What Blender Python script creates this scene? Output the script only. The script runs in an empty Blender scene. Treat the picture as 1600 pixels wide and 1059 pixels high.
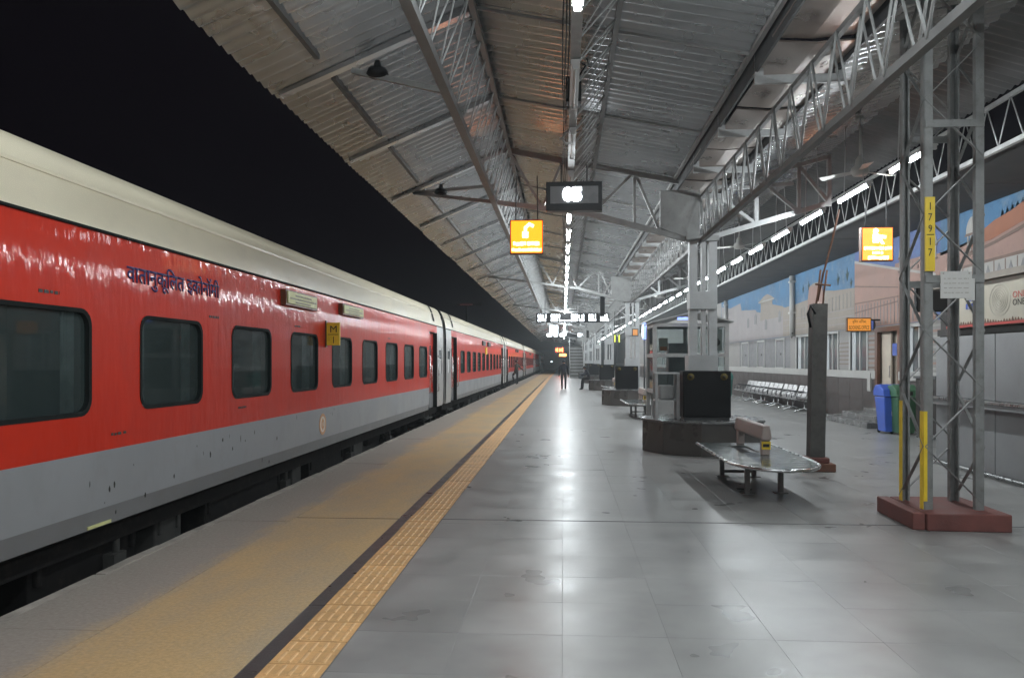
import bpy, bmesh, math, random
from mathutils import Vector, Matrix
R = math.radians
rnd = random.Random(7)
scene = bpy.context.scene
COL = scene.collection

# ------------------------------------------------------------------ camera, sky, exposure
cam_d = bpy.data.cameras.new('camera')
cam_d.sensor_width = 36.0
cam_d.lens = 27.0
cam_d.clip_start = 0.05
cam_d.clip_end = 2000
cam = bpy.data.objects.new('camera', cam_d)
COL.objects.link(cam)
cam.location = (0, 0, 1.6)
cam.rotation_euler = (R(90), 0, R(3.8141))
cam_d.shift_y = 35.5 / 1600
scene.camera = cam
w = bpy.data.worlds.new('World'); scene.world = w; w.use_nodes = True
w.node_tree.nodes['Background'].inputs[0].default_value = (0.0016, 0.0008, 0.002, 1)
w.node_tree.nodes['Background'].inputs[1].default_value = 1.0
scene.view_settings.view_transform = 'Standard'
scene.view_settings.look = 'None'
scene.view_settings.exposure = 0.0
scene.view_settings.gamma = 1.0
cy = scene.cycles
cy.use_denoising = True; cy.use_adaptive_sampling = True; cy.adaptive_threshold = .045; cy.adaptive_min_samples = 16
cy.max_bounces = 4; cy.diffuse_bounces = 3; cy.glossy_bounces = 2
cy.transmission_bounces = 4; cy.transparent_max_bounces = 12
cy.sample_clamp_indirect = 6.0
cy.caustics_reflective = False; cy.caustics_refractive = False
TUBE = 365.0          # radiance of a lit tube

# ------------------------------------------------------------------ materials
def _nt(name):
    m = bpy.data.materials.new(name); m.use_nodes = True
    nt = m.node_tree
    return m, nt, nt.nodes['Principled BSDF']

def mat(name, col, rough=.5, metal=0., var=.18, scale=3., bump=0., bscale=60., coat=0., rand=0.,
        stretch=(1, 1, 1), rvar=.1, dirt=None, dirt_amt=.4, spec=.5, world=False, specks=0):
    m, nt, b = _nt(name)
    N = nt.nodes; L = nt.links
    tc = N.new('ShaderNodeTexCoord'); mp = N.new('ShaderNodeMapping')
    mp.inputs['Scale'].default_value = stretch
    if world:
        ge = N.new('ShaderNodeNewGeometry'); L.new(ge.outputs['Position'], mp.inputs['Vector'])
    else:
        L.new(tc.outputs['Object'], mp.inputs['Vector'])
    n1 = N.new('ShaderNodeTexNoise'); n1.inputs['Scale'].default_value = scale; n1.inputs['Detail'].default_value = 3
    n1.inputs['Roughness'].default_value = .62
    L.new(mp.outputs[0], n1.inputs['Vector'])
    mr = N.new('ShaderNodeMapRange'); mr.inputs[1].default_value = .28; mr.inputs[2].default_value = .72
    mr.inputs[3].default_value = 1 - var; mr.inputs[4].default_value = 1 + var
    L.new(n1.outputs['Fac'], mr.inputs[0])
    val = mr.outputs[0]
    if rand:
        oi = N.new('ShaderNodeObjectInfo')
        m2 = N.new('ShaderNodeMapRange'); m2.inputs[3].default_value = 1 - rand; m2.inputs[4].default_value = 1 + rand
        L.new(oi.outputs['Random'], m2.inputs[0])
        mu = N.new('ShaderNodeMath'); mu.operation = 'MULTIPLY'
        L.new(val, mu.inputs[0]); L.new(m2.outputs[0], mu.inputs[1]); val = mu.outputs[0]
    vm = N.new('ShaderNodeVectorMath'); vm.operation = 'SCALE'
    vm.inputs[0].default_value = col[:3]
    L.new(val, vm.inputs['Scale'])
    out = vm.outputs[0]
    if dirt:
        n2 = N.new('ShaderNodeTexNoise'); n2.inputs['Scale'].default_value = scale * 2.3; n2.inputs['Detail'].default_value = 5
        n2.inputs['Roughness'].default_value = .7
        L.new(mp.outputs[0], n2.inputs['Vector'])
        cr = N.new('ShaderNodeMapRange'); cr.inputs[1].default_value = .52; cr.inputs[2].default_value = .75
        cr.inputs[3].default_value = 0; cr.inputs[4].default_value = dirt_amt
        L.new(n2.outputs['Fac'], cr.inputs[0])
        mx = N.new('ShaderNodeMix'); mx.data_type = 'RGBA'
        L.new(cr.outputs[0], mx.inputs['Factor']); L.new(out, mx.inputs['A']); mx.inputs['B'].default_value = (*dirt, 1)
        out = mx.outputs['Result']
    if specks:
        n5 = N.new('ShaderNodeTexNoise'); n5.inputs['Scale'].default_value = 9.0; n5.inputs['Detail'].default_value = 4; n5.inputs['Roughness'].default_value = .75
        L.new(mp.outputs[0], n5.inputs['Vector'])
        c5 = N.new('ShaderNodeMapRange'); c5.inputs[1].default_value = .58; c5.inputs[2].default_value = .76; c5.inputs[3].default_value = 1; c5.inputs[4].default_value = 1 - specks
        L.new(n5.outputs['Fac'], c5.inputs[0])
        v5 = N.new('ShaderNodeVectorMath'); v5.operation = 'SCALE'
        L.new(out, v5.inputs[0]); L.new(c5.outputs[0], v5.inputs['Scale']); out = v5.outputs[0]
    L.new(out, b.inputs['Base Color'])
    r2 = N.new('ShaderNodeMapRange'); r2.inputs[1].default_value = .3; r2.inputs[2].default_value = .7
    r2.inputs[3].default_value = max(.02, rough - rvar); r2.inputs[4].default_value = min(1, rough + rvar)
    L.new(n1.outputs['Fac'], r2.inputs[0]); L.new(r2.outputs[0], b.inputs['Roughness'])
    b.inputs['Metallic'].default_value = metal
    b.inputs['Specular IOR Level'].default_value = spec
    if coat:
        b.inputs['Coat Weight'].default_value = coat; b.inputs['Coat Roughness'].default_value = .08
    if bump:
        n3 = N.new('ShaderNodeTexNoise'); n3.inputs['Scale'].default_value = bscale; n3.inputs['Detail'].default_value = 2
        L.new(mp.outputs[0], n3.inputs['Vector'])
        bp = N.new('ShaderNodeBump'); bp.inputs['Strength'].default_value = bump; bp.inputs['Distance'].default_value = .01
        L.new(n3.outputs['Fac'], bp.inputs['Height']); L.new(bp.outputs[0], b.inputs['Normal'])
        if coat: L.new(bp.outputs[0], b.inputs['Coat Normal'])
    return m

def emis(name, col, strength, base=(.1, .1, .1)):
    m, nt, b = _nt(name)
    b.inputs['Base Color'].default_value = (*base, 1)
    b.inputs['Emission Color'].default_value = (*col, 1)
    b.inputs['Emission Strength'].default_value = strength
    b.inputs['Roughness'].default_value = .4
    return m

def glassy(name, tint, rough=.04, ior=1.5):
    m, nt, b = _nt(name)
    N = nt.nodes; L = nt.links
    N.remove(b)
    o = N['Material Output']
    t = N.new('ShaderNodeBsdfTransparent'); t.inputs[0].default_value = (*tint, 1)
    g = N.new('ShaderNodeBsdfGlossy'); g.inputs['Roughness'].default_value = rough
    fr = N.new('ShaderNodeFresnel'); fr.inputs[0].default_value = ior
    mx = N.new('ShaderNodeMixShader')
    L.new(fr.outputs[0], mx.inputs[0]); L.new(t.outputs[0], mx.inputs[1]); L.new(g.outputs[0], mx.inputs[2])
    L.new(mx.outputs[0], o.inputs[0])
    return m

def worn_paint(name, paint, under, lo, hi, scale, rough=.6):
    m, nt, b = _nt(name)
    N = nt.nodes; L = nt.links
    ge = N.new('ShaderNodeNewGeometry')
    mp = N.new('ShaderNodeMapping'); mp.inputs['Scale'].default_value = (1.0, .45, 1)
    L.new(ge.outputs['Position'], mp.inputs['Vector'])
    n = N.new('ShaderNodeTexNoise'); n.inputs['Scale'].default_value = scale; n.inputs['Detail'].default_value = 9; n.inputs['Roughness'].default_value = .68
    L.new(mp.outputs[0], n.inputs['Vector'])
    n2 = N.new('ShaderNodeTexNoise'); n2.inputs['Scale'].default_value = 55; n2.inputs['Detail'].default_value = 5
    L.new(ge.outputs['Position'], n2.inputs['Vector'])
    ad = N.new('ShaderNodeMath'); ad.operation = 'MULTIPLY_ADD'; ad.inputs[1].default_value = .25
    L.new(n2.outputs['Fac'], ad.inputs[0]); L.new(n.outputs['Fac'], ad.inputs[2])
    mr = N.new('ShaderNodeMapRange'); mr.inputs[1].default_value = lo + .12; mr.inputs[2].default_value = hi + .12
    L.new(ad.outputs[0], mr.inputs[0])
    sp = N.new('ShaderNodeSeparateXYZ'); L.new(ge.outputs['Position'], sp.inputs[0])
    gx = N.new('ShaderNodeMapRange'); gx.inputs[1].default_value = -3.02; gx.inputs[2].default_value = -2.66; gx.inputs[3].default_value = -.8; gx.inputs[4].default_value = .22
    L.new(sp.outputs[0], gx.inputs[0])
    am = N.new('ShaderNodeMath'); am.operation = 'ADD'; am.use_clamp = True
    L.new(mr.outputs[0], am.inputs[0]); L.new(gx.outputs[0], am.inputs[1])
    mx = N.new('ShaderNodeMix'); mx.data_type = 'RGBA'
    mx.inputs['A'].default_value = (*under, 1); mx.inputs['B'].default_value = (*paint, 1)
    L.new(am.outputs[0], mx.inputs['Factor'])
    n4 = N.new('ShaderNodeTexNoise'); n4.inputs['Scale'].default_value = 38; n4.inputs['Detail'].default_value = 8
    L.new(ge.outputs['Position'], n4.inputs['Vector'])
    mr2 = N.new('ShaderNodeMapRange'); mr2.inputs[1].default_value = .3; mr2.inputs[2].default_value = .7
    mr2.inputs[3].default_value = .86; mr2.inputs[4].default_value = 1.1
    L.new(n4.outputs['Fac'], mr2.inputs[0])
    sc = N.new('ShaderNodeVectorMath'); sc.operation = 'SCALE'
    L.new(mx.outputs['Result'], sc.inputs[0]); L.new(mr2.outputs[0], sc.inputs['Scale'])
    L.new(sc.outputs[0], b.inputs['Base Color'])
    b.inputs['Roughness'].default_value = rough
    bp = N.new('ShaderNodeBump'); bp.inputs['Strength'].default_value = .35; bp.inputs['Distance'].default_value = .006
    L.new(n2.outputs['Fac'], bp.inputs['Height']); L.new(bp.outputs[0], b.inputs['Normal'])
    return m

M = {}
M['slab'] = mat('grey_stone_slab', (.262, .26, .253), .33, var=.24, scale=1.5, rvar=.07, rand=.05, bump=.11, bscale=5.5, spec=.38, specks=.10,
                dirt=(.225, .222, .215), dirt_amt=.18, world=True)
M['slab_far'] = mat('grey_stone_far', (.262, .26, .253), .36, var=.24, scale=1.5, rvar=.07, spec=.28, bump=.11, bscale=5.5, specks=.10, dirt=(.225, .222, .215), dirt_amt=.18, world=True)
M['concrete'] = mat('concrete', (.19, .18, .165), .8, var=.25, scale=2.5, bump=.4, bscale=45, world=True)
M['jointfill'] = mat('joint_mortar', (.20, .198, .192), .7, var=.2, scale=5, world=True)
M['joint'] = mat('dark_joint', (.03, .03, .03), .8)
M['nosing'] = mat('nosing', (.36, .325, .285), .75, var=.3, scale=5, bump=.4, bscale=30, rand=.15, world=True)
M['yellow_floor'] = worn_paint('worn_yellow_paint', (.55, .385, .19), (.37, .32, .245), .34, .66, 1.1, .55)
M['coping'] = worn_paint('coping_stone', (.55, .385, .19), (.33, .295, .255), .34, .66, 1.1, .65)
M['tactile'] = mat('tactile_tile', (.60, .355, .15), .55, var=.22, scale=6, rand=.1, dirt=(.3, .2, .09), dirt_amt=.6, world=True)
M['tactile_bar'] = mat('tactile_bar', (.66, .41, .19), .55, var=.22, scale=9, dirt=(.4, .27, .12), dirt_amt=.5, world=True)
M['blackstrip'] = mat('black_stone_strip', (.068, .068, .069), .35, var=.35, scale=5, bump=.1, world=True, dirt=(.12, .115, .105), dirt_amt=.4)
M['ballast'] = mat('ballast', (.05, .045, .04), .9, var=.5, scale=14, bump=.8, bscale=20)
M['ground'] = mat('dark_earth', (.04, .036, .03), .95, var=.3, scale=1)
M['rail'] = mat('rail_steel', (.12, .09, .07), .45, .8)
M['red'] = mat('train_red', (.44, .019, .004), .55, var=.08, scale=1.3, rvar=.05, coat=.28, bump=.62, bscale=9.0, spec=.12,
               stretch=(1, 1.0, .30), dirt=(.27, .012, .006), dirt_amt=.4)
M['trgrey'] = mat('train_grey', (.215, .225, .24), .42, var=.08, scale=1.6, dirt=(.16, .16, .16), dirt_amt=.45, stretch=(1, 1, .6))
M['trgrey2'] = mat('train_grey_skirt', (.13, .133, .138), .5, var=.15, scale=2, dirt=(.12, .11, .10), dirt_amt=.5)
M['cream'] = mat('train_cream', (.78, .71, .54), .4, var=.07, scale=1.1, bump=.03, bscale=4, dirt=(.62, .56, .44), dirt_amt=.4, stretch=(1, .5, 1))
M['endwhite'] = mat('train_end_grey', (.27, .27, .265), .35, var=.1, scale=2, dirt=(.19, .18, .17), dirt_amt=.4)
M['door_red'] = mat('train_door_red', (.42, .022, .014), .3, var=.15, scale=2)
M['rubber'] = mat('black_rubber', (.010, .012, .012), .7, var=.2, spec=.06)
M['black'] = mat('black_paint', (.006, .006, .007), .55, var=.3, spec=.2)
M['under'] = mat('underframe', (.008, .0075, .0075), .85, spec=.08, var=.4, scale=4, dirt=(.03, .025, .02), dirt_amt=.6)
M['underlight'] = mat('underframe_box', (.04, .04, .038), .8, spec=.1, var=.3, scale=4, dirt=(.05, .045, .04), dirt_amt=.7)
M['pane_train'] = glassy('tinted_pane', (.58, .63, .62), .03, 1.6)
_nt_ = M['pane_train'].node_tree
_o = _nt_.nodes['Material Output']; _src = _o.inputs[0].links[0].from_socket
_df = _nt_.nodes.new('ShaderNodeBsdfDiffuse'); _df.inputs[0].default_value = (.05, .07, .07, 1)
_ms = _nt_.nodes.new('ShaderNodeMixShader'); _ms.inputs[0].default_value = .45
_nt_.links.new(_src, _ms.inputs[1]); _nt_.links.new(_df.outputs[0], _ms.inputs[2]); _nt_.links.new(_ms.outputs[0], _o.inputs[0])
M['curtain'] = mat('curtain_cloth', (.40, .46, .46), .9, var=.25, scale=5)
M['curtain2'] = mat('curtain_cloth_dark', (.16, .21, .22), .9, var=.25, scale=5)
M['berth'] = mat('berth_vinyl', (.06, .10, .14), .6)
M['inner'] = mat('coach_inner', (.16, .17, .165), .7)
M['bluetext'] = mat('blue_lettering', (.022, .018, .10), .6, var=.3, scale=12)
M['bytext'] = mat('black_lettering', (.01, .01, .01), .6, var=0)
M['yellowplate'] = mat('yellow_plate', (.80, .57, .035), .5, var=.12, scale=6)
M['dullyellow'] = mat('dull_yellow', (.09, .065, .008), .8, var=.3, scale=20)
M['board'] = mat('pale_board', (.50, .50, .23), .5, var=.15, scale=8)
M['ochre'] = mat('ochre_emblem', (.48, .25, .12), .5)
M['paleemb'] = mat('pale_emblem', (.6, .55, .48), .5)
M['sheet'] = mat('galvanised_sheet', (.455, .465, .475), .27, .8, var=.10, scale=1.2, rvar=.05, rand=.025, dirt=(.38, .375, .37), dirt_amt=.15, world=True)
M['gutter'] = mat('gutter_sheet', (.30, .25, .22), .36, .7, var=.18, scale=2.5, bump=.05, bscale=7, rand=.12, dirt=(.24, .2, .175), dirt_amt=.2)
M['steel'] = mat('grey_painted_steel', (.30, .305, .30), .5, .1, var=.15, scale=4, dirt=(.17, .155, .14), dirt_amt=.45)
M['chord'] = mat('chord_steel', (.15, .15, .147), .5, .1, var=.2, scale=3, dirt=(.12, .11, .10), dirt_amt=.5)
M['purlin'] = mat('purlin_steel', (.11, .105, .10), .6, .1)
M['steel_dk'] = mat('dark_steel', (.06, .062, .065), .55, .2, var=.25, scale=4)
M['steel_w'] = mat('white_painted_steel', (.44, .45, .45), .5, var=.12, scale=4, dirt=(.28, .26, .24), dirt_amt=.4)
M['colwhite'] = mat('column_paint', (.43, .445, .45), .45, var=.1, scale=3, dirt=(.3, .28, .26), dirt_amt=.35)
M['mast'] = mat('mast_steel', (.25, .255, .25), .55, .3, var=.2, scale=5, bump=.1, dirt=(.10, .09, .075), dirt_amt=.5)
M['post'] = mat('old_post', (.10, .096, .09), .7, .2, var=.3, scale=5, bump=.3, dirt=(.05, .045, .04), dirt_amt=.6)
M['rust'] = mat('rusty_bar', (.16, .075, .045), .8, .3, var=.35, scale=18, bump=.3)
M['redbase'] = mat('red_oxide_base', (.16, .055, .046), .7, var=.25, scale=4, bump=.3, dirt=(.10, .06, .055), dirt_amt=.6)
M['brownbase'] = mat('brown_base', (.15, .065, .04), .75, var=.3, scale=5, bump=.4, dirt=(.1, .06, .05), dirt_amt=.6)
M['granite'] = mat('granite_cladding', (.085, .078, .072), .3, var=.15, scale=2.2, rvar=.05, rand=.12, dirt=(.12, .11, .10), dirt_amt=.3)
M['granite_top'] = mat('granite_top', (.13, .13, .128), .28, var=.15, scale=3)
M['stainless'] = mat('stainless', (.55, .56, .56), .28, 1., var=.12, scale=6)
M['seatplate'] = mat('seat_plate', (.16, .18, .175), .2, .6, var=.15, scale=5, rvar=.07)
M['chair'] = mat('chair_steel', (.38, .37, .37), .35, .6, var=.1, scale=7)
M['laminate'] = mat('back_laminate', (.40, .335, .31), .45, var=.12, scale=6, dirt=(.3, .24, .22), dirt_amt=.4)
M['housing'] = mat('lamp_housing', (.6, .6, .6), .5, var=.05)
M['tube_on'] = emis('tube_lit', (.90, .97, 1.0), TUBE, (.8, .8, .8))
M['tube_off'] = mat('tube_unlit', (.62, .62, .60), .4, var=.05)
M['orange_on'] = emis('orange_sign_face', (1.0, .165, .003), 4.2)
M['orange_dim'] = emis('orange_sign_dim', (1.0, .36, .01), .75)
M['white_on'] = emis('white_sign_print', (1.0, .70, .40), 5.5)
M['led_white'] = emis('white_led', (.88, .95, 1.0), 7.0)
M['led_clock'] = emis('clock_led', (.9, .96, 1.0), 30.0)
M['led_soft'] = emis('white_led_soft', (.82, .92, 1.0), 3.0)
M['led_red'] = emis('red_led', (1.0, .06, .015), 30.0)
M['led_orange'] = emis('orange_led', (1.0, .30, .04), 14.0)
M['led_green'] = emis('green_led', (.72, .85, .08), 2.2)
M['led_blue'] = emis('blue_sign_face', (.22, .33, .95), 2.2)
M['brownframe'] = mat('sign_frame_brown', (.10, .035, .012), .5)
M['screen'] = mat('grey_screen', (.42, .43, .45), .25, var=.08)
M['dispframe'] = mat('display_frame', (.075, .08, .085), .45, var=.15)
M['wall'] = mat('station_wall', (.25, .24, .23), .8, var=.1, scale=1.5, dirt=(.32, .30, .28), dirt_amt=.4)
M['plinth'] = mat('brown_plinth', (.05, .04, .037), .45, var=.3, scale=2.5, dirt=(.08, .066, .062), dirt_amt=.5)
M['ledge'] = mat('pale_ledge', (.36, .355, .34), .6, var=.1)
M['msky'] = mat('mural_sky', (.05, .14, .255), .7, var=.25, scale=.9, dirt=(.15, .21, .265), dirt_amt=.9, specks=.25)  # the pale dirt tone paints a hazy look over the weathered sky
M['msky2'] = mat('mural_sky_violet', (.08, .12, .27), .7, var=.2, scale=1.4, dirt=(.065, .17, .36), dirt_amt=.6)
M['mpink'] = mat('mural_pink', (.29, .185, .155), .75, var=.12, scale=1.8, dirt=(.30, .19, .16), dirt_amt=.5, specks=.25)
M['mpale'] = mat('mural_pale', (.26, .24, .24), .75, var=.14, scale=1.3, dirt=(.26, .245, .26), dirt_amt=.6, specks=.25)
M['msand'] = mat('mural_sand', (.245, .215, .185), .75, var=.12, scale=2, dirt=(.25, .22, .2), dirt_amt=.5, specks=.25)
M['mgrey'] = mat('mural_grey', (.18, .18, .185), .75, var=.2, scale=2, dirt=(.33, .31, .31), dirt_amt=.5)
M['morange'] = mat('mural_orange', (.29, .12, .07), .75, var=.15, scale=1.5)
M['mline'] = mat('mural_line', (.17, .12, .10), .8, var=.2)
M['mwhite'] = mat('mural_white', (.33, .32, .30), .75, var=.1)
M['mgreen'] = mat('mural_green', (.03, .055, .05), .8, var=.2)
M['winframe'] = mat('white_frame', (.40, .40, .39), .5, var=.08)
M['winpane'] = mat('window_pane', (.10, .115, .12), .06, var=.3, scale=2, rvar=.03)
M['blind'] = mat('pale_blind', (.42, .44, .45), .6, var=.15, scale=3)
M['brownwood'] = mat('brown_wood', (.11, .045, .025), .5, var=.25, scale=6, stretch=(4, 4, .5))
M['creamdoor'] = mat('cream_door', (.46, .40, .33), .6, var=.1)
M['dark'] = mat('dark_brown', (.022, .018, .016), .6, var=.3)
M['binblue'] = mat('blue_plastic', (.045, .11, .50), .4, var=.12)
M['bingreen'] = mat('green_plastic', (.05, .14, .07), .45, var=.15)
M['teal'] = mat('teal_plastic', (.03, .14, .12), .5, var=.2)
M['stallgrey'] = mat('stall_panel', (.26, .265, .27), .45, var=.1, scale=1.5, dirt=(.20, .20, .205), dirt_amt=.5)
M['creamboard'] = mat('cream_board', (.40, .37, .30), .6, var=.06)
M['paper'] = mat('paper', (.58, .57, .55), .8, var=.06)
M['greyink'] = mat('faint_ink', (.36, .34, .30), .8, var=0)
M['redink'] = mat('red_ink', (.42, .06, .05), .7, var=0)
M['blueink'] = mat('blue_ink', (.05, .09, .34), .7, var=0)
M['orangeink'] = mat('orange_ink', (.6, .17, .03), .7, var=.1)
M['kioskglass'] = glassy('kiosk_glass', (.72, .77, .77), .05, 1.45)
M['fan'] = mat('fan_cream', (.52, .52, .50), .45, var=.06)
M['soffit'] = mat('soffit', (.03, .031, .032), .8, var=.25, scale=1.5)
M['sideroof'] = mat('old_roof_sheet', (.16, .16, .16), .5, .4, var=.2, scale=1.5)
M['skin'] = mat('skin', (.26, .14, .09), .6, var=.1)
M['hair'] = mat('hair', (.012, .010, .009), .6)
M['navy'] = mat('navy_cloth', (.012, .014, .022), .85, var=.2)
M['trousers'] = mat('dark_trousers', (.016, .015, .017), .85, var=.2)
M['olive'] = mat('olive_cloth', (.035, .032, .024), .85, var=.2)
M['greycloth'] = mat('grey_cloth', (.10, .11, .12), .85, var=.25, scale=9)
M['shoe'] = mat('pale_shoe', (.35, .38, .35), .6)
M['redsmall'] = emis('dim_red', (1.0, .03, .03), .06)

# ------------------------------------------------------------------ mesh helpers
class MB:
    def __init__(s): s.v = []; s.f = []; s.m = []; s.s = []
    def add(s, vs, fs, mi=0, smooth=False):
        o = len(s.v); s.v.extend([tuple(v) for v in vs])
        for f in fs:
            s.f.append(tuple(i + o for i in f)); s.m.append(mi); s.s.append(smooth)
        return s
    def box(s, x0, x1, y0, y1, z0, z1, mi=0):
        vs = [(x, y, z) for x in (x0, x1) for y in (y0, y1) for z in (z0, z1)]
        return s.add(vs, [(0, 1, 3, 2), (4, 6, 7, 5), (0, 4, 5, 1), (2, 3, 7, 6), (0, 2, 6, 4), (1, 5, 7, 3)], mi)
    def bar(s, p, q, w, h, mi=0, up=(0, 0, 1)):
        p = Vector(p); q = Vector(q); d = (q - p).normalized(); u = Vector(up)
        if abs(d.dot(u)) > .98: u = Vector((1, 0, 0)) if abs(d.x) < .9 else Vector((0, 1, 0))
        a = d.cross(u).normalized(); b = a.cross(d).normalized()
        vs = []
        for c in (p, q):
            for i, j in ((-1, -1), (1, -1), (1, 1), (-1, 1)):
                vs.append(c + a * (i * w / 2) + b * (j * h / 2))
        return s.add(vs, [(0, 1, 2, 3), (7, 6, 5, 4), (0, 4, 5, 1), (1, 5, 6, 2), (2, 6, 7, 3), (3, 7, 4, 0)], mi)
    def tube(s, pts, r, n=8, mi=0, smooth=True, caps=True):
        pts = [Vector(p) for p in pts]; k = len(pts)
        rs = r if isinstance(r, (list, tuple)) else [r] * k
        vs = []; pa = None
        for i, p in enumerate(pts):
            d = ((pts[min(i + 1, k - 1)] - p).normalized() + (p - pts[max(i - 1, 0)]).normalized())
            d = d.normalized() if d.length > 1e-6 else Vector((0, 0, 1))
            if pa is None:
                a = d.orthogonal().normalized()
            else:
                a = (pa - d * pa.dot(d)); a = a.normalized() if a.length > 1e-6 else d.orthogonal().normalized()
            pa = a; b = d.cross(a)
            for j in range(n):
                t = 2 * math.pi * j / n
                vs.append(p + (a * math.cos(t) + b * math.sin(t)) * rs[i])
        fs = [(i * n + j, i * n + (j + 1) % n, (i + 1) * n + (j + 1) % n, (i + 1) * n + j) for i in range(k - 1) for j in range(n)]
        s.add(vs, fs, mi, smooth)
        if caps:
            o = len(s.v) - len(vs)
            s.f.append(tuple(o + j for j in range(n))[::-1]); s.m.append(mi); s.s.append(False)
            s.f.append(tuple(o + (k - 1) * n + j for j in range(n))); s.m.append(mi); s.s.append(False)
        return s
    def lathe(s, prof, c=(0, 0, 0), n=16, mi=0, axis='z', smooth=True):
        vs = []
        for r, h in prof:
            for j in range(n):
                t = 2 * math.pi * j / n; a, b = r * math.cos(t), r * math.sin(t)
                v = {'z': (a, b, h), 'x': (h, a, b), 'y': (a, h, b)}[axis]
                vs.append((c[0] + v[0], c[1] + v[1], c[2] + v[2]))
        k = len(prof)
        fs = [(i * n + j, i * n + (j + 1) % n, (i + 1) * n + (j + 1) % n, (i + 1) * n + j) for i in range(k - 1) for j in range(n)]
        fs.append(tuple(range(n))[::-1]); fs.append(tuple((k - 1) * n + j for j in range(n)))
        return s.add(vs, fs, mi, smooth)
    def prism(s, poly, d0, d1, plane='xy', mi=0):
        # plane 'xy' extrudes z, 'yz' extrudes x, 'xz' extrudes y
        def P(a, b, d): return {'xy': (a, b, d), 'yz': (d, a, b), 'xz': (a, d, b)}[plane]
        n = len(poly)
        vs = [P(a, b, d0) for a, b in poly] + [P(a, b, d1) for a, b in poly]
        fs = [tuple(range(n))[::-1], tuple(range(n, 2 * n))] + [(i, (i + 1) % n, n + (i + 1) % n, n + i) for i in range(n)]
        return s.add(vs, fs, mi)
    def build(s, name, mats, parent=None, loc=None, bevel=0, recalc=True):
        me = bpy.data.meshes.new(name)
        me.from_pydata(s.v, [], s.f)
        for m in (mats if isinstance(mats, (list, tuple)) else [mats]):
            me.materials.append(M[m] if isinstance(m, str) else m)
        me.polygons.foreach_set('material_index', s.m)
        me.polygons.foreach_set('use_smooth', s.s)
        if recalc or bevel:
            bm = bmesh.new(); bm.from_mesh(me)
            bmesh.ops.recalc_face_normals(bm, faces=bm.faces[:])
            if bevel:
                es = [e for e in bm.edges if len(e.link_faces) == 2 and e.calc_face_angle(0) > .6]
                bmesh.ops.bevel(bm, geom=es, offset=bevel, segments=2, affect='EDGES', profile=.5)
            bm.to_mesh(me); bm.free()
        me.update()
        return link(name, me, parent, loc)

def link(name, me, parent=None, loc=None):
    o = bpy.data.objects.new(name, me); COL.objects.link(o)
    if parent: o.parent = parent
    if loc: o.location = loc
    return o

def tag(o, label=None, cat=None, group=None, kind=None):
    if label: o['label'] = label
    if cat: o['category'] = cat
    if group: o['group'] = group
    if kind: o['kind'] = kind
    return o

def empty(name, loc=(0, 0, 0), rz=0, **k):
    o = bpy.data.objects.new(name, None); COL.objects.link(o)
    o.location = loc; o.rotation_euler = (0, 0, rz); o.empty_display_size = .2
    return tag(o, **k)

def copy_tree(o, parent=None):
    c = o.copy(); COL.objects.link(c); c.parent = parent
    for ch in KIDS.get(o.name, list(o.children)): copy_tree(ch, c)
    return c
KIDS = {}

def text_mesh(body, width, height=None, extrude=.002, bold=0.0):
    cu = bpy.data.curves.new('t', 'FONT'); cu.body = body; cu.size = 1.0; cu.extrude = 0; cu.offset = bold; cu.resolution_u = 2
    cu.align_x = 'CENTER'; cu.align_y = 'CENTER'
    ob = bpy.data.objects.new('t', cu); COL.objects.link(ob)
    dg = bpy.context.evaluated_depsgraph_get(); dg.update()
    me = bpy.data.meshes.new_from_object(ob.evaluated_get(dg))
    bpy.data.objects.remove(ob); bpy.data.curves.remove(cu)
    if not len(me.vertices): return me
    xs = [v.co.x for v in me.vertices]; ys = [v.co.y for v in me.vertices]
    cx, cyy = (min(xs) + max(xs)) / 2, (min(ys) + max(ys)) / 2
    sy = (height / (max(ys) - min(ys))) if height else None
    sx = width / (max(xs) - min(xs)) if width else sy * .8
    sy = sy or sx
    for v in me.vertices: v.co = ((v.co.x - cx) * sx, (v.co.y - cyy) * sy, 0)
    bm = bmesh.new(); bm.from_mesh(me)
    r = bmesh.ops.extrude_face_region(bm, geom=bm.faces[:])
    bmesh.ops.translate(bm, verts=[e for e in r['geom'] if isinstance(e, bmesh.types.BMVert)], vec=(0, 0, extrude))
    bm.to_mesh(me); bm.free()
    return me
ROT = {'-y': (R(90), 0, 0), '+x': (R(90), 0, R(90)), '-x': (R(90), 0, R(-90)), '+y': (R(90), 0, R(180))}

def text(name, body, width, height, loc, face, material, parent=None, bold=0.0):
    me = text_mesh(body, width, height, bold=bold)
    me.name = name
    me.materials.clear(); me.materials.append(M[material])
    o = link(name, me, parent, loc); o.rotation_euler = ROT[face]
    return o

def dashes(mb, x0, x1, z0, z1, y0, y1, seed, mi=0, wmin=.4, wmax=1.0, gap=.25):
    # an illegible printed line: a run of small unequal strokes (x along the line, y depth)
    r = random.Random(seed); x = x0; h = z1 - z0
    while x < x1:
        ww = h * r.uniform(wmin, wmax); ww = min(ww, x1 - x)
        mb.box(x, x + ww, y0, y1, z0 + h * r.choice((0, 0, .12)), z1 - h * r.choice((0, 0, .15)), mi)
        x += ww + h * gap * r.choice((1, 1, 1, 2.2))

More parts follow.
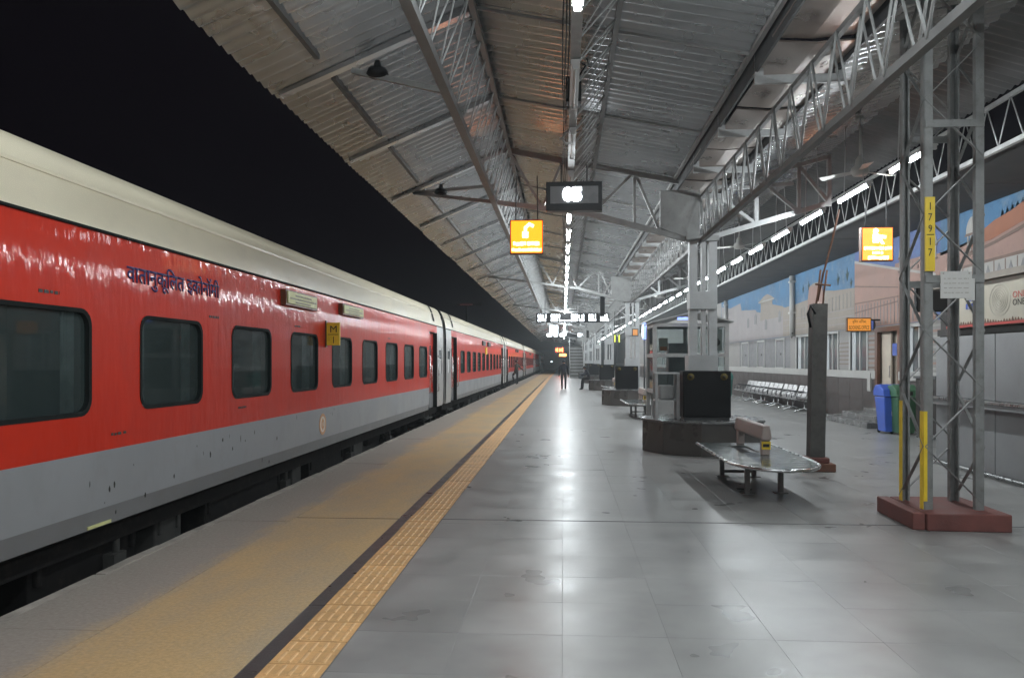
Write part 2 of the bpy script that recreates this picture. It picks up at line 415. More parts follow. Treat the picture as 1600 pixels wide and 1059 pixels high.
ONES = ['', 'first', 'second', 'third', 'fourth', 'fifth', 'sixth', 'seventh', 'eighth', 'ninth', 'tenth', 'eleventh', 'twelfth', 'thirteenth', 'fourteenth',
        'fifteenth', 'sixteenth', 'seventeenth', 'eighteenth', 'nineteenth']
TENS = {2: ('twentieth', 'twenty'), 3: ('thirtieth', 'thirty'), 4: ('fortieth', 'forty'), 5: ('fiftieth', 'fifty'), 6: ('sixtieth', 'sixty')}
def nth(n):
    if n < 20: return ONES[n]
    a, b = divmod(n, 10)
    return TENS[a][0] if b == 0 else TENS[a][1] + '-' + ONES[b]

# ------------------------------------------------------------------ ground, track, platform
tag(MB().add([(-30, -15, -1.16), (30, -15, -1.16), (30, 195, -1.16), (-30, 195, -1.16)], [(0, 1, 2, 3)]).build('ground', 'ground', recalc=False), kind='structure')
bal = MB(); nx, ny = 26, 260
for j in range(ny + 1):
    for i in range(nx + 1):
        x = -9.6 + 6.05 * i / nx; y = -12 + 190 * j / ny
        bal.v.append((x, y, -1.02 + rnd.uniform(-.05, .05)))
for j in range(ny):
    for i in range(nx):
        a = j * (nx + 1) + i
        bal.f.append((a, a + 1, a + nx + 2, a + nx + 1)); bal.m.append(0); bal.s.append(False)
tag(bal.build('ballast', 'ballast', recalc=False), 'dark stone ballast of the track bed under the train', 'ballast', kind='stuff')
for sx in (-.84, .84):
    b = MB(); x = -5.22 + sx
    prof = [(x - .07, -.99), (x + .07, -.99), (x + .07, -.97), (x + .012, -.95), (x + .012, -.88), (x + .035, -.87), (x + .035, -.84),
            (x - .035, -.84), (x - .035, -.87), (x - .012, -.88), (x - .012, -.95), (x - .07, -.97)]
    b.prism(prof, -12, 178, 'xz')
    tag(b.build('rail', 'rail'), kind='structure')

EDGE = -3.52
plat = MB().box(EDGE + .04, 9.2, -10, 178, -1.15, -.0055).build('platform', 'concrete')
tag(plat, kind='structure')
# painted strip beside the edge (sheet with a cut joint at y 7.75)
ps = MB()
ps.box(-2.74, -1.676, -8, 7.735, -.03, -.002); ps.box(-2.74, -1.676, 7.765, 178, -.03, -.002)
ps.build('painted_strip', 'yellow_floor', plat)
bs = MB(); y = -8.0
while y < 178:
    l = rnd.uniform(.8, 1.5)
    wv = rnd.uniform(-.006, .006)
    bs.box(-1.672 + wv, -1.568, y, y + l - .004, -.03, -.001 + rnd.uniform(-.001, .001)); y += l
bs.build('black_strip', 'blackstrip', plat)
# coping stones with a paler nosing along the edge
y = 3.2; k = 0
while y < 60:
    l = rnd.uniform(.85, 1.25)
    c = MB().box(EDGE + .085, -2.745, y, y + l - .006, -.03, rnd.uniform(-.003, .002)).build('coping_stone', 'coping', plat)
    MB().prism([(EDGE + rnd.uniform(-.012, .012), y), (EDGE + .082, y), (EDGE + .082, y + l - .01), (EDGE + rnd.uniform(-.012, .012), y + l - .01),
                (EDGE + rnd.uniform(-.018, .006), y + l * .5)], -.12, .004 + rnd.uniform(-.004, .004)).build('nosing_stone', 'nosing', plat)
    y += l
cr = MB().box(EDGE + .085, -2.745, y, 178, -.03, 0).box(EDGE + .085, -2.745, -8, 3.19, -.03, 0)
cr.build('coping_course', 'coping', plat)
MB().box(EDGE, EDGE + .082, y, 178, -.12, .002).box(EDGE, EDGE + .082, -8, 3.19, -.12, .002).build('nosing_course', 'nosing', plat)
# tactile tiles: 0.33 m tiles with raised bars
def tactile_mesh():
    t = MB().box(-.164, .164, 0, .326, -.03, 0)
    for q in range(5):
        x = -.125 + q * .0625
        for (a, b) in ((.012, .155), (.17, .314)):
            t.add([(x - .012, a, 0), (x + .012, a, 0), (x + .012, b, 0), (x - .012, b, 0), (x - .006, a + .01, .004), (x + .006, a + .01, .004), (x + .006, b - .01, .004), (x - .006, b - .01, .004)],
                  [(4, 5, 6, 7), (0, 1, 5, 4), (1, 2, 6, 5), (2, 3, 7, 6), (3, 0, 4, 7)], 1)
    return t
t0 = tactile_mesh().build('tactile_tile', ['tactile', 'tactile_bar'], plat, (-1.4, 3.0, 0))
for k in range(1, 110):
    c = t0.copy(); COL.objects.link(c); c.location = (-1.4 + rnd.uniform(-.004, .004), 3.0 + .33 * k, rnd.uniform(-.0015, .0015))
far_t = MB().box(-1.564, -1.236, 3.0 + .33 * 110, 150, -.03, 0)
for q in range(5):
    x = -1.4 - .125 + q * .0625; far_t.box(x - .012, x + .012, 3.0 + .33 * 110, 150, 0, .005, 1)
far_t.build('tactile_strip', ['tactile', 'tactile_bar'], plat)
# stone slabs
SW = .61; X0 = -1.225
def slab_mesh(wd, ln, name):
    b = MB(); g = .0005; e = .001
    x0, x1, y0, y1 = g, wd - g, g, ln - g
    b.add([(x0, y0, -.0007), (x1, y0, -.0007), (x1, y1, -.0007), (x0, y1, -.0007), (x0 + e, y0 + e, 0), (x1 - e, y0 + e, 0), (x1 - e, y1 - e, 0), (x0 + e, y1 - e, 0),
           (x0, y0, -.03), (x1, y0, -.03), (x1, y1, -.03), (x0, y1, -.03)],
          [(4, 5, 6, 7), (0, 1, 5, 4), (1, 2, 6, 5), (2, 3, 7, 6), (3, 0, 4, 7), (8, 9, 1, 0), (9, 10, 2, 1), (10, 11, 3, 2), (11, 8, 0, 3)])
    return b
cells = []
rows = []
yy = 2.68
while yy < 60:
    ln = .61
    if yy < 7.7 < yy + ln: ln = 7.738 - yy
    rows.append((yy, ln)); yy += ln
    if abs(yy - 7.738) < .004: yy = 7.768
for (yy, ln) in rows:
    for i in range(16):
        x = X0 + i * SW; cx, cyy = x + SW / 2, yy + ln / 2
        cells.append((x, yy, ln, cyy, 3.5 < cyy and -1.3 < cx < (.585 * cyy + .35) and cx < 8.2))
vis = sorted([c for c in cells if c[4]], key=lambda c: c[3])[:300]
vs_ = set((c[0], c[1]) for c in vis)
cache = {}
for (x, yy, ln, cyy, _) in vis:
    kk = round(ln, 3)
    if kk not in cache:
        o = slab_mesh(SW, ln, 'floor_slab').build('floor_slab', 'slab', plat, (x, yy, 0)); cache[kk] = o
    else:
        o = cache[kk].copy(); COL.objects.link(o); o.location = (x, yy, rnd.uniform(-.0002, .0002))
    o.rotation_euler = (rnd.uniform(-.0009, .0009), rnd.uniform(-.0009, .0009), 0)
rest = MB()
for (x, yy, ln, cyy, _) in cells:
    if (x, yy) not in vs_:
        b = slab_mesh(SW, ln, ''); dz = rnd.uniform(-.001, .001)
        rest.add([(v[0] + x, v[1] + yy, v[2] + dz) for v in b.v], b.f)
o = rest.build('floor_slabs', 'slab_far', plat, recalc=False); tag(o, kind='stuff')
MB().box(X0, 9.2, 60.3, 178, -.03, -.001).box(X0, 9.2, -10, 2.675, -.03, -.001).box(X0 + 16 * SW, 9.2, 2.68, 60.2, -.03, -.001).build('floor_sheet', 'slab_far', plat)
MB().box(-2.74, 8.2, 7.735, 7.775, -.033, -.0045).build('floor_joint', 'joint', plat)
MB().box(X0, 8.2, 2.68, 7.736, -.02, -.0016).box(X0, 8.2, 7.769, 60, -.02, -.0016).build('joint_fill', 'jointfill', plat)

# ------------------------------------------------------------------ canopy
EAVE = (-3.40, 4.73); RIDGE = (-1.05, 5.73); VAL = (2.10, 5.10)
RW0 = (3.10, 5.02); RW1 = (4.92, 5.50)
BAY = 14.7; COLS = [14.7 * k for k in range(1, 9)]
YMIN, YMAX = -9.0, 117.6
canopy = empty('platform_canopy', (2.6, 14.7, 0), label='long corrugated steel platform canopy on columns with lattice girders over the grey floor', cat='canopy')
def cp(b, name, mats, parent=None, **k):          # a part of the canopy, built in world coordinates
    o = b.build(name, mats, parent or canopy, **k)
    if parent is None: o.location = (-2.6, -14.7, 0)
    return o
def sheet_mesh(a, b_, ln, pitch=.196, amp=.025, seg=10, n_across=2):
    s = MB(); nw = max(1, round(ln / pitch)); n = nw * seg
    nrm = Vector((-(b_[1] - a[1]), 0, (b_[0] - a[0]))).normalized()
    for i in range(n + 1):
        t = i / n; y = ln * t; h = amp * math.cos(2 * math.pi * nw * t)
        for k in range(n_across + 1):
            u = k / n_across
            p = Vector((a[0] + (b_[0] - a[0]) * u, y, a[1] + (b_[1] - a[1]) * u)) + nrm * h
            s.v.append(tuple(p))
    w_ = n_across + 1
    for i in range(n):
        for k in range(n_across):
            q = i * w_ + k
            s.f.append((q, q + 1, q + w_ + 1, q + w_)); s.m.append(0); s.s.append(True)
    return s
def lay_sheets(name, a, b_, y0, ysplit, y1, material, near=.98, far=2.94):
    first = None; y = y0
    while y < ysplit - .01:
        if first is None:
            first = cp(sheet_mesh(a, b_, near + .07), name, material, recalc=False); first.location.y += y
        else:
            c = first.copy(); COL.objects.link(c); c.location = (-2.6 + rnd.uniform(-.012, .012), y - 14.7, rnd.uniform(-.004, .004) + .004)
            c.rotation_euler = (rnd.uniform(-.0015, .0015), rnd.uniform(-.0012, .0012), 0)
        y += near
    first = None
    while y < y1 - .01:
        if first is None:
            first = cp(sheet_mesh(a, b_, far, seg=6, n_across=1), name, material, recalc=False); first.location.y += y
        else:
            c = first.copy(); COL.objects.link(c); c.location = (-2.6, y - 14.7, rnd.uniform(-.003, .003))
        y += far
lay_sheets('roof_sheet', EAVE, RIDGE, 2.9, 38.2, YMAX, 'sheet')
lay_sheets('roof_sheet', RIDGE, VAL, 2.9, 38.2, YMAX, 'sheet')
lay_sheets('roof_sheet', RW0, RW1, 2.9, 38.2, YMAX, 'sheet')
bk = MB()   # the canopy goes on behind the viewer
for a, b_ in ((EAVE, RIDGE), (RIDGE, VAL), (RW0, RW1)):
    bk.add([(a[0], YMIN, a[1]), (b_[0], YMIN, b_[1]), (b_[0], 2.92, b_[1]), (a[0], 2.92, a[1])], [(0, 1, 2, 3)])
cp(bk, 'roof_sheet', 'sheet', recalc=False)
# valley gutter: panels on L brackets
y = 2.0; gp = None
while y < YMAX:
    if gp is None:
        b = MB().prism([(2.22, 4.93), (2.62, 4.90), (3.06, 4.93), (3.06, 4.95), (2.62, 4.92), (2.22, 4.95)], 0, 1.0, 'xz')
        gp = cp(b, 'gutter_panel', 'gutter'); gp.location.y += y
    else:
        c = gp.copy(); COL.objects.link(c); c.location = (-2.6, y - 14.7, rnd.uniform(-.006, .006))
        c.rotation_euler = (rnd.uniform(-.012, .012), rnd.uniform(-.012, .012), 0)
    y += 1.03 if y < 60 else 3.2
cp(MB().box(2.17, 2.2, YMIN, YMAX, 4.88, 5.16).box(3.08, 3.11, YMIN, YMAX, 4.88, 5.06), 'gutter_side', 'steel_dk')
cp(MB().box(2.08, 2.13, YMIN, YMAX, 5.035, 5.085), 'edge_angle', 'steel')
br = None
y = 4.75
while y < 80:
    if br is None:
        b = MB().prism([(2.17, 5.08), (2.17, 4.75), (3.16, 4.75), (3.16, 5.02), (3.07, 5.02), (3.07, 4.845), (2.265, 4.845), (2.265, 5.08)], 0, .05, 'xz')
        br = cp(b, 'gutter_bracket', 'steel_w'); br.location.y += y
    else:
        c = br.copy(); COL.objects.link(c); c.location = (-2.6, y - 14.7, 0)
    y += 2.06

def girder(name, top, bot, pitch, ynear, yfar0, chord_t, chord_b, bar_r, material, planes=(0.,), double=False, yend=YMAX):
    # longitudinal lattice girder: chords are the part, its bars are sub-parts (far bars joined)
    g = MB()
    tx, tz = top; bx, bz = bot
    g.box(tx - chord_t[0] / 2, tx + chord_t[0] / 2, YMIN, yend, tz - chord_t[1] / 2, tz + chord_t[1] / 2)
    g.box(bx - chord_b[0] / 2, bx + chord_b[0] / 2, YMIN, yend, bz - chord_b[1] / 2, bz + chord_b[1] / 2)
    go = cp(g, name, 'chord')
    far = MB(); protos = {}
    n = int((yend - 2) / pitch)
    for pi, off in enumerate(planes):
        for i in range(n):
            y = 2 + i * pitch + (pitch * .5 if pi else 0)
            for s in (0, 1):
                a = Vector((bx + off, 0, bz)); b2 = Vector((tx + off, pitch * (.5 if s else -.5) * (1.0 if not double else 1.6), tz))
                if ynear <= y <= yfar0:
                    if (pi, s) not in protos:
                        o = MB().tube([a, b2], bar_r, 6).build('lattice_bar', material, go, (0, y, 0)); protos[(pi, s)] = o
                    else:
                        o = protos[(pi, s)].copy(); COL.objects.link(o); o.location = (0, y, 0)
                elif y > yfar0:
                    a2 = a + Vector((0, y, 0)); c2 = b2 + Vector((0, y, 0))
                    far.bar(a2, c2, bar_r * 1.1, bar_r * 1.1)
    fo = far.build('lattice_web', material, go, recalc=False); tag(fo, kind='stuff')
    return go
girder('ridge_girder', (-1.02, 5.60), (-1.31, 4.64), .60, 3.9, 16.5, (.07, .07), (.10, .10), .010, 'steel_w', planes=(0.,))
girder('centre_girder', (.585, 5.30), (.12, 4.66), .60, 3.9, 12.5, (.06, .06), (.07, .06), .009, 'steel_w', planes=(0.,))
girder('valley_girder', (2.6, 4.70), (2.6, 3.88), .72, 3.6, 22.0, (.055, .055), (.075, .075), .012, 'steel', planes=(-.04, .05))

# rafters on the slopes, purlins, ties
raf = MB().prism([(-3.3, 4.735), (-1.08, 5.68), (-1.08, 5.60), (-3.3, 4.69)], -.06, .06, 'xz')
tie = MB().bar((-2.45, 0, 4.98), (-1.3, 0, 4.70), .05, .06)
ra = ti = None
YR = [5.85 + 2.94 * k for k in range(0, 38)]
for y in YR:
    if ra is None:
        ra = cp(raf, 'rafter', 'sheet'); ra.location.y += y
        ti = cp(tie, 'tie_bar', 'steel'); ti.location.y += y
    else:
        for src in (ra, ti) if y < 9 else (ra,):
            c = src.copy(); COL.objects.link(c); c.location = (-2.6, y - 14.7, 0)
r2 = None
for y in YR:
    if r2 is None:
        r2 = cp(MB().prism([(-1.0, 5.685), (2.1, 5.065), (2.1, 5.035), (-1.0, 5.65)], -.015, .015, 'xz'), 'rafter', 'steel'); r2.location.y += y
    else:
        c = r2.copy(); COL.objects.link(c); c.location = (-2.6, y - 14.7, 0)
for px, pz in ((-2.72, 4.985), (-1.62, 5.445)):
    p0 = None
    for y in YR[:24]:
        if p0 is None:
            p0 = cp(MB().box(px - .028, px + .028, .16, 2.5, pz - .04, pz + .03), 'purlin', 'purlin'); p0.location.y += y
        else:
            c = p0.copy(); COL.objects.link(c); c.location = (-2.6, y - 14.7, 0)
# cross trusses at every column: left cantilever and right wing
def cross_truss():
    b = MB()
    # left cantilever
    b.bar((2.45, 0, 3.88), (.54, 0, 4.40), .09, .10); b.bar((.54, 0, 4.40), (-1.30, 0, 4.66), .08, .08)
    b.bar((-1.3, 0, 4.98), (-2.9, 0, 4.86), .06, .06); b.bar((-1.3, 0, 4.66), (-2.9, 0, 4.86), .06, .06)
    for (a, c) in (((1.83, 0, 4.05), (1.35, 0, 5.2)), ((1.35, 0, 4.18), (1.35, 0, 5.2)), ((.54, 0, 4.40), (1.35, 0, 5.2)), ((.54, 0, 4.40), (.0, 0, 5.45)), ((-.4, 0, 4.55), (0, 0, 5.45)), ((-.4, 0, 4.55), (-1.02, 0, 5.6))):
        b.bar(a, c, .05, .05)
    b.bar((2.2, 0, 4.98), (-1.02, 0, 5.62), .07, .07)
    # right wing
    b.bar((2.80, 0, 3.95), (4.95, 0, 4.56), .08, .09, 1); b.bar((2.8, 0, 4.86), (4.95, 0, 5.42), .07, .07, 1)
    b.bar((3.62, 0, 4.18), (3.62, 0, 5.06), .07, .07, 1); b.bar((3.62, 0, 5.06), (4.4, 0, 4.40), .06, .06, 1); b.bar((4.4, 0, 4.4), (4.4, 0, 5.26), .06, .06, 1)
    b.bar((2.8, 0, 4.80), (3.62, 0, 4.18), .06, .06, 1); b.bar((4.4, 0, 5.26), (4.95, 0, 4.56), .06, .06, 1); b.bar((4.95, 0, 4.5), (4.95, 0, 5.46), .07, .07, 1)
    b.bar((3.2, 0, 4.86), (4.3, 0, 4.93), .05, .06, 1)
    return b
ct = None
for y in COLS:
    if ct is None:
        ct = cp(cross_truss(), 'cross_truss', ['steel', 'steel_w']); ct.location.y += y
        gus = cp(MB().prism([(1.83, 4.83), (2.56, 4.83), (2.56, 3.9), (2.42, 3.9), (1.83, 4.12)], -.06, .06, 'xz'), 'gusset_plate', 'steel'); gus.location.y += y
    else:
        for s_ in (ct, gus):
            c = s_.copy(); COL.objects.link(c); c.location = (-2.6, y - 14.7, 0)
# columns
cb = None
for y in COLS:
    if cb is None:
        cb = cp(MB().box(2.33, 2.87, -.22, .22, .5, 1.72), 'column', 'colwhite'); cb.location.y += y
        cols_k = []
        for x in (2.44, 2.635, 2.805):
            wd = .075 if x != 2.635 else .034
            cols_k.append(MB().box(x - wd, x + wd, -.09, .09, 1.72, 3.93).build('post', 'colwhite' if x != 2.635 else 'steel_w', cb))
        cols_k.append(MB().box(2.36, 2.86, -.16, .16, 2.585, 2.91).build('batten_plate', 'colwhite', cb))
        cols_k.append(MB().box(2.30, 2.90, -.14, .14, 3.86, 3.96).build('cap_plate', 'steel', cb))
    else:
        c = cb.copy(); COL.objects.link(c); c.location = (-2.6, y - 14.7, 0)
        for kx in cols_k:
            d = kx.copy(); COL.objects.link(d); d.parent = c

# station side roof: dark sheet, edge girder, soffit
side = empty('station_roof', (6.2, 14, 4.6), label='dark lean-to roof with pale edge girder above the mural wall', cat='roof')
def sp(b, name, mats, **k):
    o = b.build(name, mats, side, **k); o.location = (-6.2, -14, -4.6); return o
for i in range(13):
    y0 = 2 + i * 9
    sm = sheet_mesh((4.2, 6.1), (6.3, 5.45), 9.0, pitch=.18, seg=6, n_across=1); o = sp(sm, 'roof_sheet', 'sideroof', recalc=False); o.location.y += y0
for i in range(40):
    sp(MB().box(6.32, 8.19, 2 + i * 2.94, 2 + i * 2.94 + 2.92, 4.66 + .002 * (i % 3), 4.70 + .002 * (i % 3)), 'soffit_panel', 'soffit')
eg = MB().box(6.165, 6.235, 2, 118, 4.60, 4.665).box(6.175, 6.225, 2, 118, 5.27, 5.33)
ego = sp(eg, 'edge_girder', 'steel')
pr0 = {}
webf = MB()
for i in range(190):
    y = 6 + i * .6
    for s in (0, 1):
        a = (6.2, 0, 4.66); c_ = (6.2, .3 if s else -.3, 5.3)
        if y < 26:
            if s not in pr0:
                pr0[s] = MB().tube([a, c_], .010, 6).build('lattice_bar', 'steel', ego, (0, y, 0))
            else:
                q = pr0[s].copy(); COL.objects.link(q); q.location = (0, y, 0)
        else:
            webf.bar((6.2, y, 4.66), (6.2, y + c_[1], 5.3), .03, .03)
tag(webf.build('lattice_web', 'steel', ego, recalc=False), kind='stuff')
# ------------------------------------------------------------------ train
# coach frame: y 0..23.5 along the coach, x relative to the track centre, z above the platform
PROF = [(.31, 1.600), (.453, 1.612), (.904, 1.620), (1.13, 1.620), (2.05, 1.620), (2.2, 1.619), (2.35, 1.617), (2.5, 1.612), (2.615, 1.602)]
def sx(z):
    for (z0, x0), (z1, x1) in zip(PROF, PROF[1:]):
        if z <= z1: return x0 + (x1 - x0) * (z - z0) / (z1 - z0)
    return PROF[-1][1]
ROOF = [(1.60, 2.63), (1.59, 2.72), (1.57, 2.82), (1.535, 2.93), (1.525, 2.975), (1.52, 2.985), (1.49, 3.06), (1.44, 3.14), (1.36, 3.195), (1.22, 3.245), (1.0, 3.31), (.75, 3.36), (.4, 3.40), (0, 3.42)]
ROOF = ROOF + [(-x, z) for x, z in ROOF[-2::-1]]
LEN = 23.5; DZ = .84
def side_strip(mb, y0, y1, zs, mi, ny=1):
    n = len(zs)
    for k in range(ny + 1):
        y = y0 + (y1 - y0) * k / ny
        for z in zs: mb.v.append((sx(z), y, z))
    o = len(mb.v) - (ny + 1) * n
    for k in range(ny):
        for i in range(n - 1):
            a = o + k * n + i
            mb.f.append((a, a + n, a + n + 1, a + 1)); mb.m.append(mi); mb.s.append(True)
def rr(y0, y1, z0, z1, r, n=5):
    pts = []
    for (cyy, cz, t0) in ((y1 - r, z1 - r, 0), (y0 + r, z1 - r, 90), (y0 + r, z0 + r, 180), (y1 - r, z0 + r, 270)):
        for i in range(n + 1):
            t = R(t0 + 90 * i / n); pts.append((cyy + r * math.cos(t), cz + r * math.sin(t)))
    return pts
def holed_panel(mb, y0, y1, z0, z1, hole, mi, n=5):
    # rectangle with a rounded opening
    outer = [(y1, z1), (y0, z1), (y0, z0), (y1, z0)]
    o = len(mb.v)
    for y, z in outer: mb.v.append((sx(z), y, z))
    for y, z in hole: mb.v.append((sx(z), y, z))
    h = o + 4; m = n + 1
    for c in range(4):
        for i in range(n):
            mb.f.append((o + c, h + c * m + i, h + c * m + i + 1)); mb.m.append(mi); mb.s.append(False)
        nx_ = (c + 1) % 4
        mb.f.append((o + c, h + c * m + n, h + nx_ * m, o + nx_)); mb.m.append(mi); mb.s.append(False)

WIN = [3.29 + 1.815 * k for k in range(10)]; WW = 1.14; WZ0, WZ1 = 1.19, 2.0
def make_coach():
    root = empty('train_coach', (-5.22, -.6, -DZ))
    def pt(b, name, mats, parent=root, **k):
        o = b.build(name, mats, parent, **k)
        if parent is root: o.location = (0, 0, DZ)
        return o
    # near side
    b = MB()
    LO = [.31, .453]; GR = [.453, .68, .904]; RL = [.904, 1.13]; RU = [2.05, 2.2, 2.35, 2.5, 2.615]
    side_strip(b, 0, 1.1, LO + [.904, 1.13], 3); side_strip(b, 22.4, LEN, LO + [.904, 1.13], 3)
    side_strip(b, 0, 1.1, RU, 3); side_strip(b, 22.4, LEN, RU, 3)
    for (a, c) in ((0, 1.1), (22.4, LEN)):
        holed_panel(b, a, c, 1.13, 2.05, rr(a + .3, c - .3, 1.25, 2.0, .05), 3)
    side_strip(b, 2.4, 21.1, LO, 2, 10); side_strip(b, 2.4, 21.1, GR, 1, 10); side_strip(b, 2.4, 21.1, RL, 0, 10); side_strip(b, 2.4, 21.1, RU, 0, 20)
    ys = [2.4] + [(WIN[k] + WW + WIN[k + 1]) / 2 for k in range(9)] + [21.1]
    for k in range(10):
        holed_panel(b, ys[k], ys[k + 1], 1.13, 2.05, rr(WIN[k], WIN[k] + WW, WZ0, WZ1, .13), 0)
    # door recess
    for (a, c) in ((1.1, 2.4), (21.1, 22.4)):
        side_strip(b, a, c, [2.42, 2.5, 2.615], 0)
        b.box(1.46, 1.615, a - .012, a + .012, .31, 2.42, 4); b.box(1.46, 1.615, c - .012, c + .012, .31, 2.42, 4); b.box(1.46, 1.60, a, c, 2.40, 2.43, 4)
    # far side and ends
    b.add([(-1.62, 0, .31), (-1.62, LEN, .31), (-1.6, LEN, 2.63), (-1.6, 0, 2.63)], [(0, 1, 2, 3)], 0)
    for y in (0, LEN):
        b.add([(-1.62, y, .31), (1.60, y, .31), (1.56, y, 2.63), (1.2, y, 3.24), (0, y, 3.41), (-1.2, y, 3.24), (-1.56, y, 2.63)], [tuple(range(7))], 3)
    b.add([(-1.6, 0, .30), (1.6, 0, .30), (1.6, LEN, .30), (-1.6, LEN, .30)], [(0, 1, 2, 3)], 5)
    body = pt(b, 'body', ['red', 'trgrey', 'trgrey2', 'endwhite', 'rubber', 'under'], recalc=False)
    # gutter line
    pt(MB().box(1.59, 1.622, .02, LEN - .02, 2.612, 2.632), 'rain_gutter', 'rubber')
    rf = MB(); nn = 24; m = len(ROOF)
    for k in range(nn + 1):
        for x, z in ROOF: rf.v.append((x, LEN * k / nn, z))
    for k in range(nn):
        for i in range(m - 1):
            a = k * m + i; rf.f.append((a, a + m, a + m + 1, a + 1)); rf.m.append(0); rf.s.append(True)
    roof = pt(rf, 'roof', 'cream', recalc=False)
    MB().box(1.515, 1.541, .02, LEN - .02, 2.945, 2.972).build('roof_lip', 'cream', roof)
    for yb in (1.55, LEN - 1.55):
        bb = MB(); q = [(x * 1.006, z + .010) for x, z in ROOF]
        for i in range(len(q) - 1):
            (x0, z0), (x1, z1) = q[i], q[i + 1]
            if z0 < 2.7 or z1 < 2.7: continue
            bb.add([(x0, yb - .13, z0), (x1, yb - .13, z1), (x1, yb + .13, z1), (x0, yb + .13, z0)], [(0, 1, 2, 3)], 0, True)
        bb.build('roof_band', 'rubber', roof, recalc=False)
    # windows
    for k in range(10):
        a = WIN[k]; h = rr(a, a + WW, WZ0, WZ1, .13); h2 = rr(a + .032, a + WW - .032, WZ0 + .032, WZ1 - .032, .11)
        f = MB(); n = len(h)
        for (p, d) in ((h, .006), (h2, .004), (h2, -.035)):
            for y, z in p: f.v.append((sx(z) + d, y, z))
        for j in range(2):
            for i in range(n):
                f.f.append((j * n + i, j * n + (i + 1) % n, (j + 1) * n + (i + 1) % n, (j + 1) * n + i)); f.m.append(0); f.s.append(False)
        win = pt(f, 'window', 'rubber')
        pn = MB().add([(sx(z) - .03, y, z) for y, z in h2], [tuple(range(len(h2)))])
        pn.build('pane', 'pane_train', win, recalc=False)
        r_ = random.Random(k * 3 + 1)
        cu = MB()
        spans = [(a + .03, a + r_.uniform(.22, .42)), (a + WW - r_.uniform(.16, .45), a + WW - .03)]
        for (s0, s1) in spans:
            N_ = 14
            for i in range(N_ + 1):
                y = s0 + (s1 - s0) * i / N_; x = 1.50 + .018 * math.sin(i * 2.2)
                cu.v += [(x, y, WZ0 - .02), (x, y, WZ1 + .02)]
            o_ = len(cu.v) - 2 * (N_ + 1)
            for i in range(N_):
                cu.f.append((o_ + 2 * i, o_ + 2 * i + 2, o_ + 2 * i + 3, o_ + 2 * i + 1)); cu.m.append(0); cu.s.append(True)
        cu.build('curtain', 'curtain' if k % 3 else 'curtain2', win, recalc=False)
    inn = MB().box(.62, .66, .3, LEN - .3, .6, 2.5)
    for k in range(10):
        a = WIN[k]
        inn.box(.66, 1.48, a - .3, a - .26, .6, 2.3, 0)
        inn.box(.66, 1.45, a - .24, a + .35, .82, .95, 1); inn.box(.66, 1.45, a - .25, a - .12, .95, 1.5, 1); inn.box(.66, 1.45, a - .24, a + .35, 1.72, 1.82, 1)
    pt(inn, 'interior', ['inner', 'berth'])
    # end panel windows
    for (a, c) in ((0, 1.1), (22.4, LEN)):
        h = rr(a + .3, c - .3, 1.25, 2.0, .05); f = MB()
        f.add([(sx(z) - .012, y, z) for y, z in h], [tuple(range(len(h)))], 0)
        wn = pt(f, 'toilet_window', 'winframe', recalc=False)
        MB().box(1.612, 1.622, a + .36, c - .36, 1.68, 1.94).build('pane', 'winpane', wn)
    # doors
    for (a, c) in ((1.1, 2.4), (21.1, 22.4)):
        d = MB().box(1.47, 1.50, a + .012, c - .012, .74, 2.40, 0).box(1.472, 1.502, a + .012, c - .012, .31, .738, 1)
        dd = pt(d, 'door', ['door_red', 'trgrey2'])
        m_ = (a + c) / 2
        MB().box(1.503, 1.508, m_ - .22, m_ + .22, 1.35, 2.05).build('pane', 'winpane', dd)
        MB().tube([(1.53, m_ + .34, 1.0), (1.53, m_ + .34, 1.5)], .012).build('handle', 'stainless', dd)
        for yy in (a - .05, c + .05):
            pt(MB().tube([(1.60, yy, .75), (1.66, yy, .78), (1.66, yy, 1.75), (1.60, yy, 1.78)], .014), 'grab_rail', 'stainless')
        st = MB()
        for yy in (a + .15, c - .15): st.box(1.42, 1.46, yy - .02, yy + .02, -.45, .32)
        for zz in (.02, -.38): st.box(1.28, 1.52, a + .15, c - .15, zz, zz + .03)
        pt(st, 'footstep', 'underlight')
    # gangway bellows
    g = MB(); q = [(x * .97, z - .05) for x, z in ROOF[2:-2]] + [(-1.25, .4), (1.25, .4)]
    q = [(1.5, .35)] + [(x * .985, z + .0) for x, z in ROOF[3:-3]] + [(-1.5, .35)]
    for k in range(5):
        y0 = LEN + .06 + k * .1; s = 1.02 if k in (1, 2, 3) else 1.0
        g.prism([(x * s, z * (1.006 if s > 1 else 1)) for x, z in q], y0, y0 + .092, 'xz')
    pt(g, 'gangway_bellows', 'rubber')
    # underframe
    u = MB().box(-1.3, 1.45, .2, LEN - .2, .1, .30)
    pt(u, 'underframe', 'under')
    r_ = random.Random(5)
    for (a, l, z0, mi) in ((5.9, 1.4, -.42, 'under'), (7.6, .5, -.3, 'underlight'), (8.6, 2.2, -.48, 'under'), (11.2, .35, -.2, 'underlight'), (12.0, 1.8, -.45, 'under'), (14.4, .6, -.35, 'underlight'), (15.4, 1.5, -.4, 'under')):
        eb = MB().box(.55, 1.36 + r_.uniform(-.1, .06), a, a + l, z0, .1)
        for yy in (a + .08, a + l - .08): eb.box(1.30, 1.40, yy - .03, yy + .03, -.05, .3)
        pt(eb, 'equipment_box', mi, bevel=.015)
    for yy in (4.2, 6.9, 10.9, 14.1, 17.2):
        pt(MB().tube([(1.42, yy, .3), (1.42, yy, -.05), (1.30, yy + .1, -.2)], .03, 6).box(1.36, 1.46, yy - .09, yy + .09, -.16, -.02), 'hanger', 'underlight')
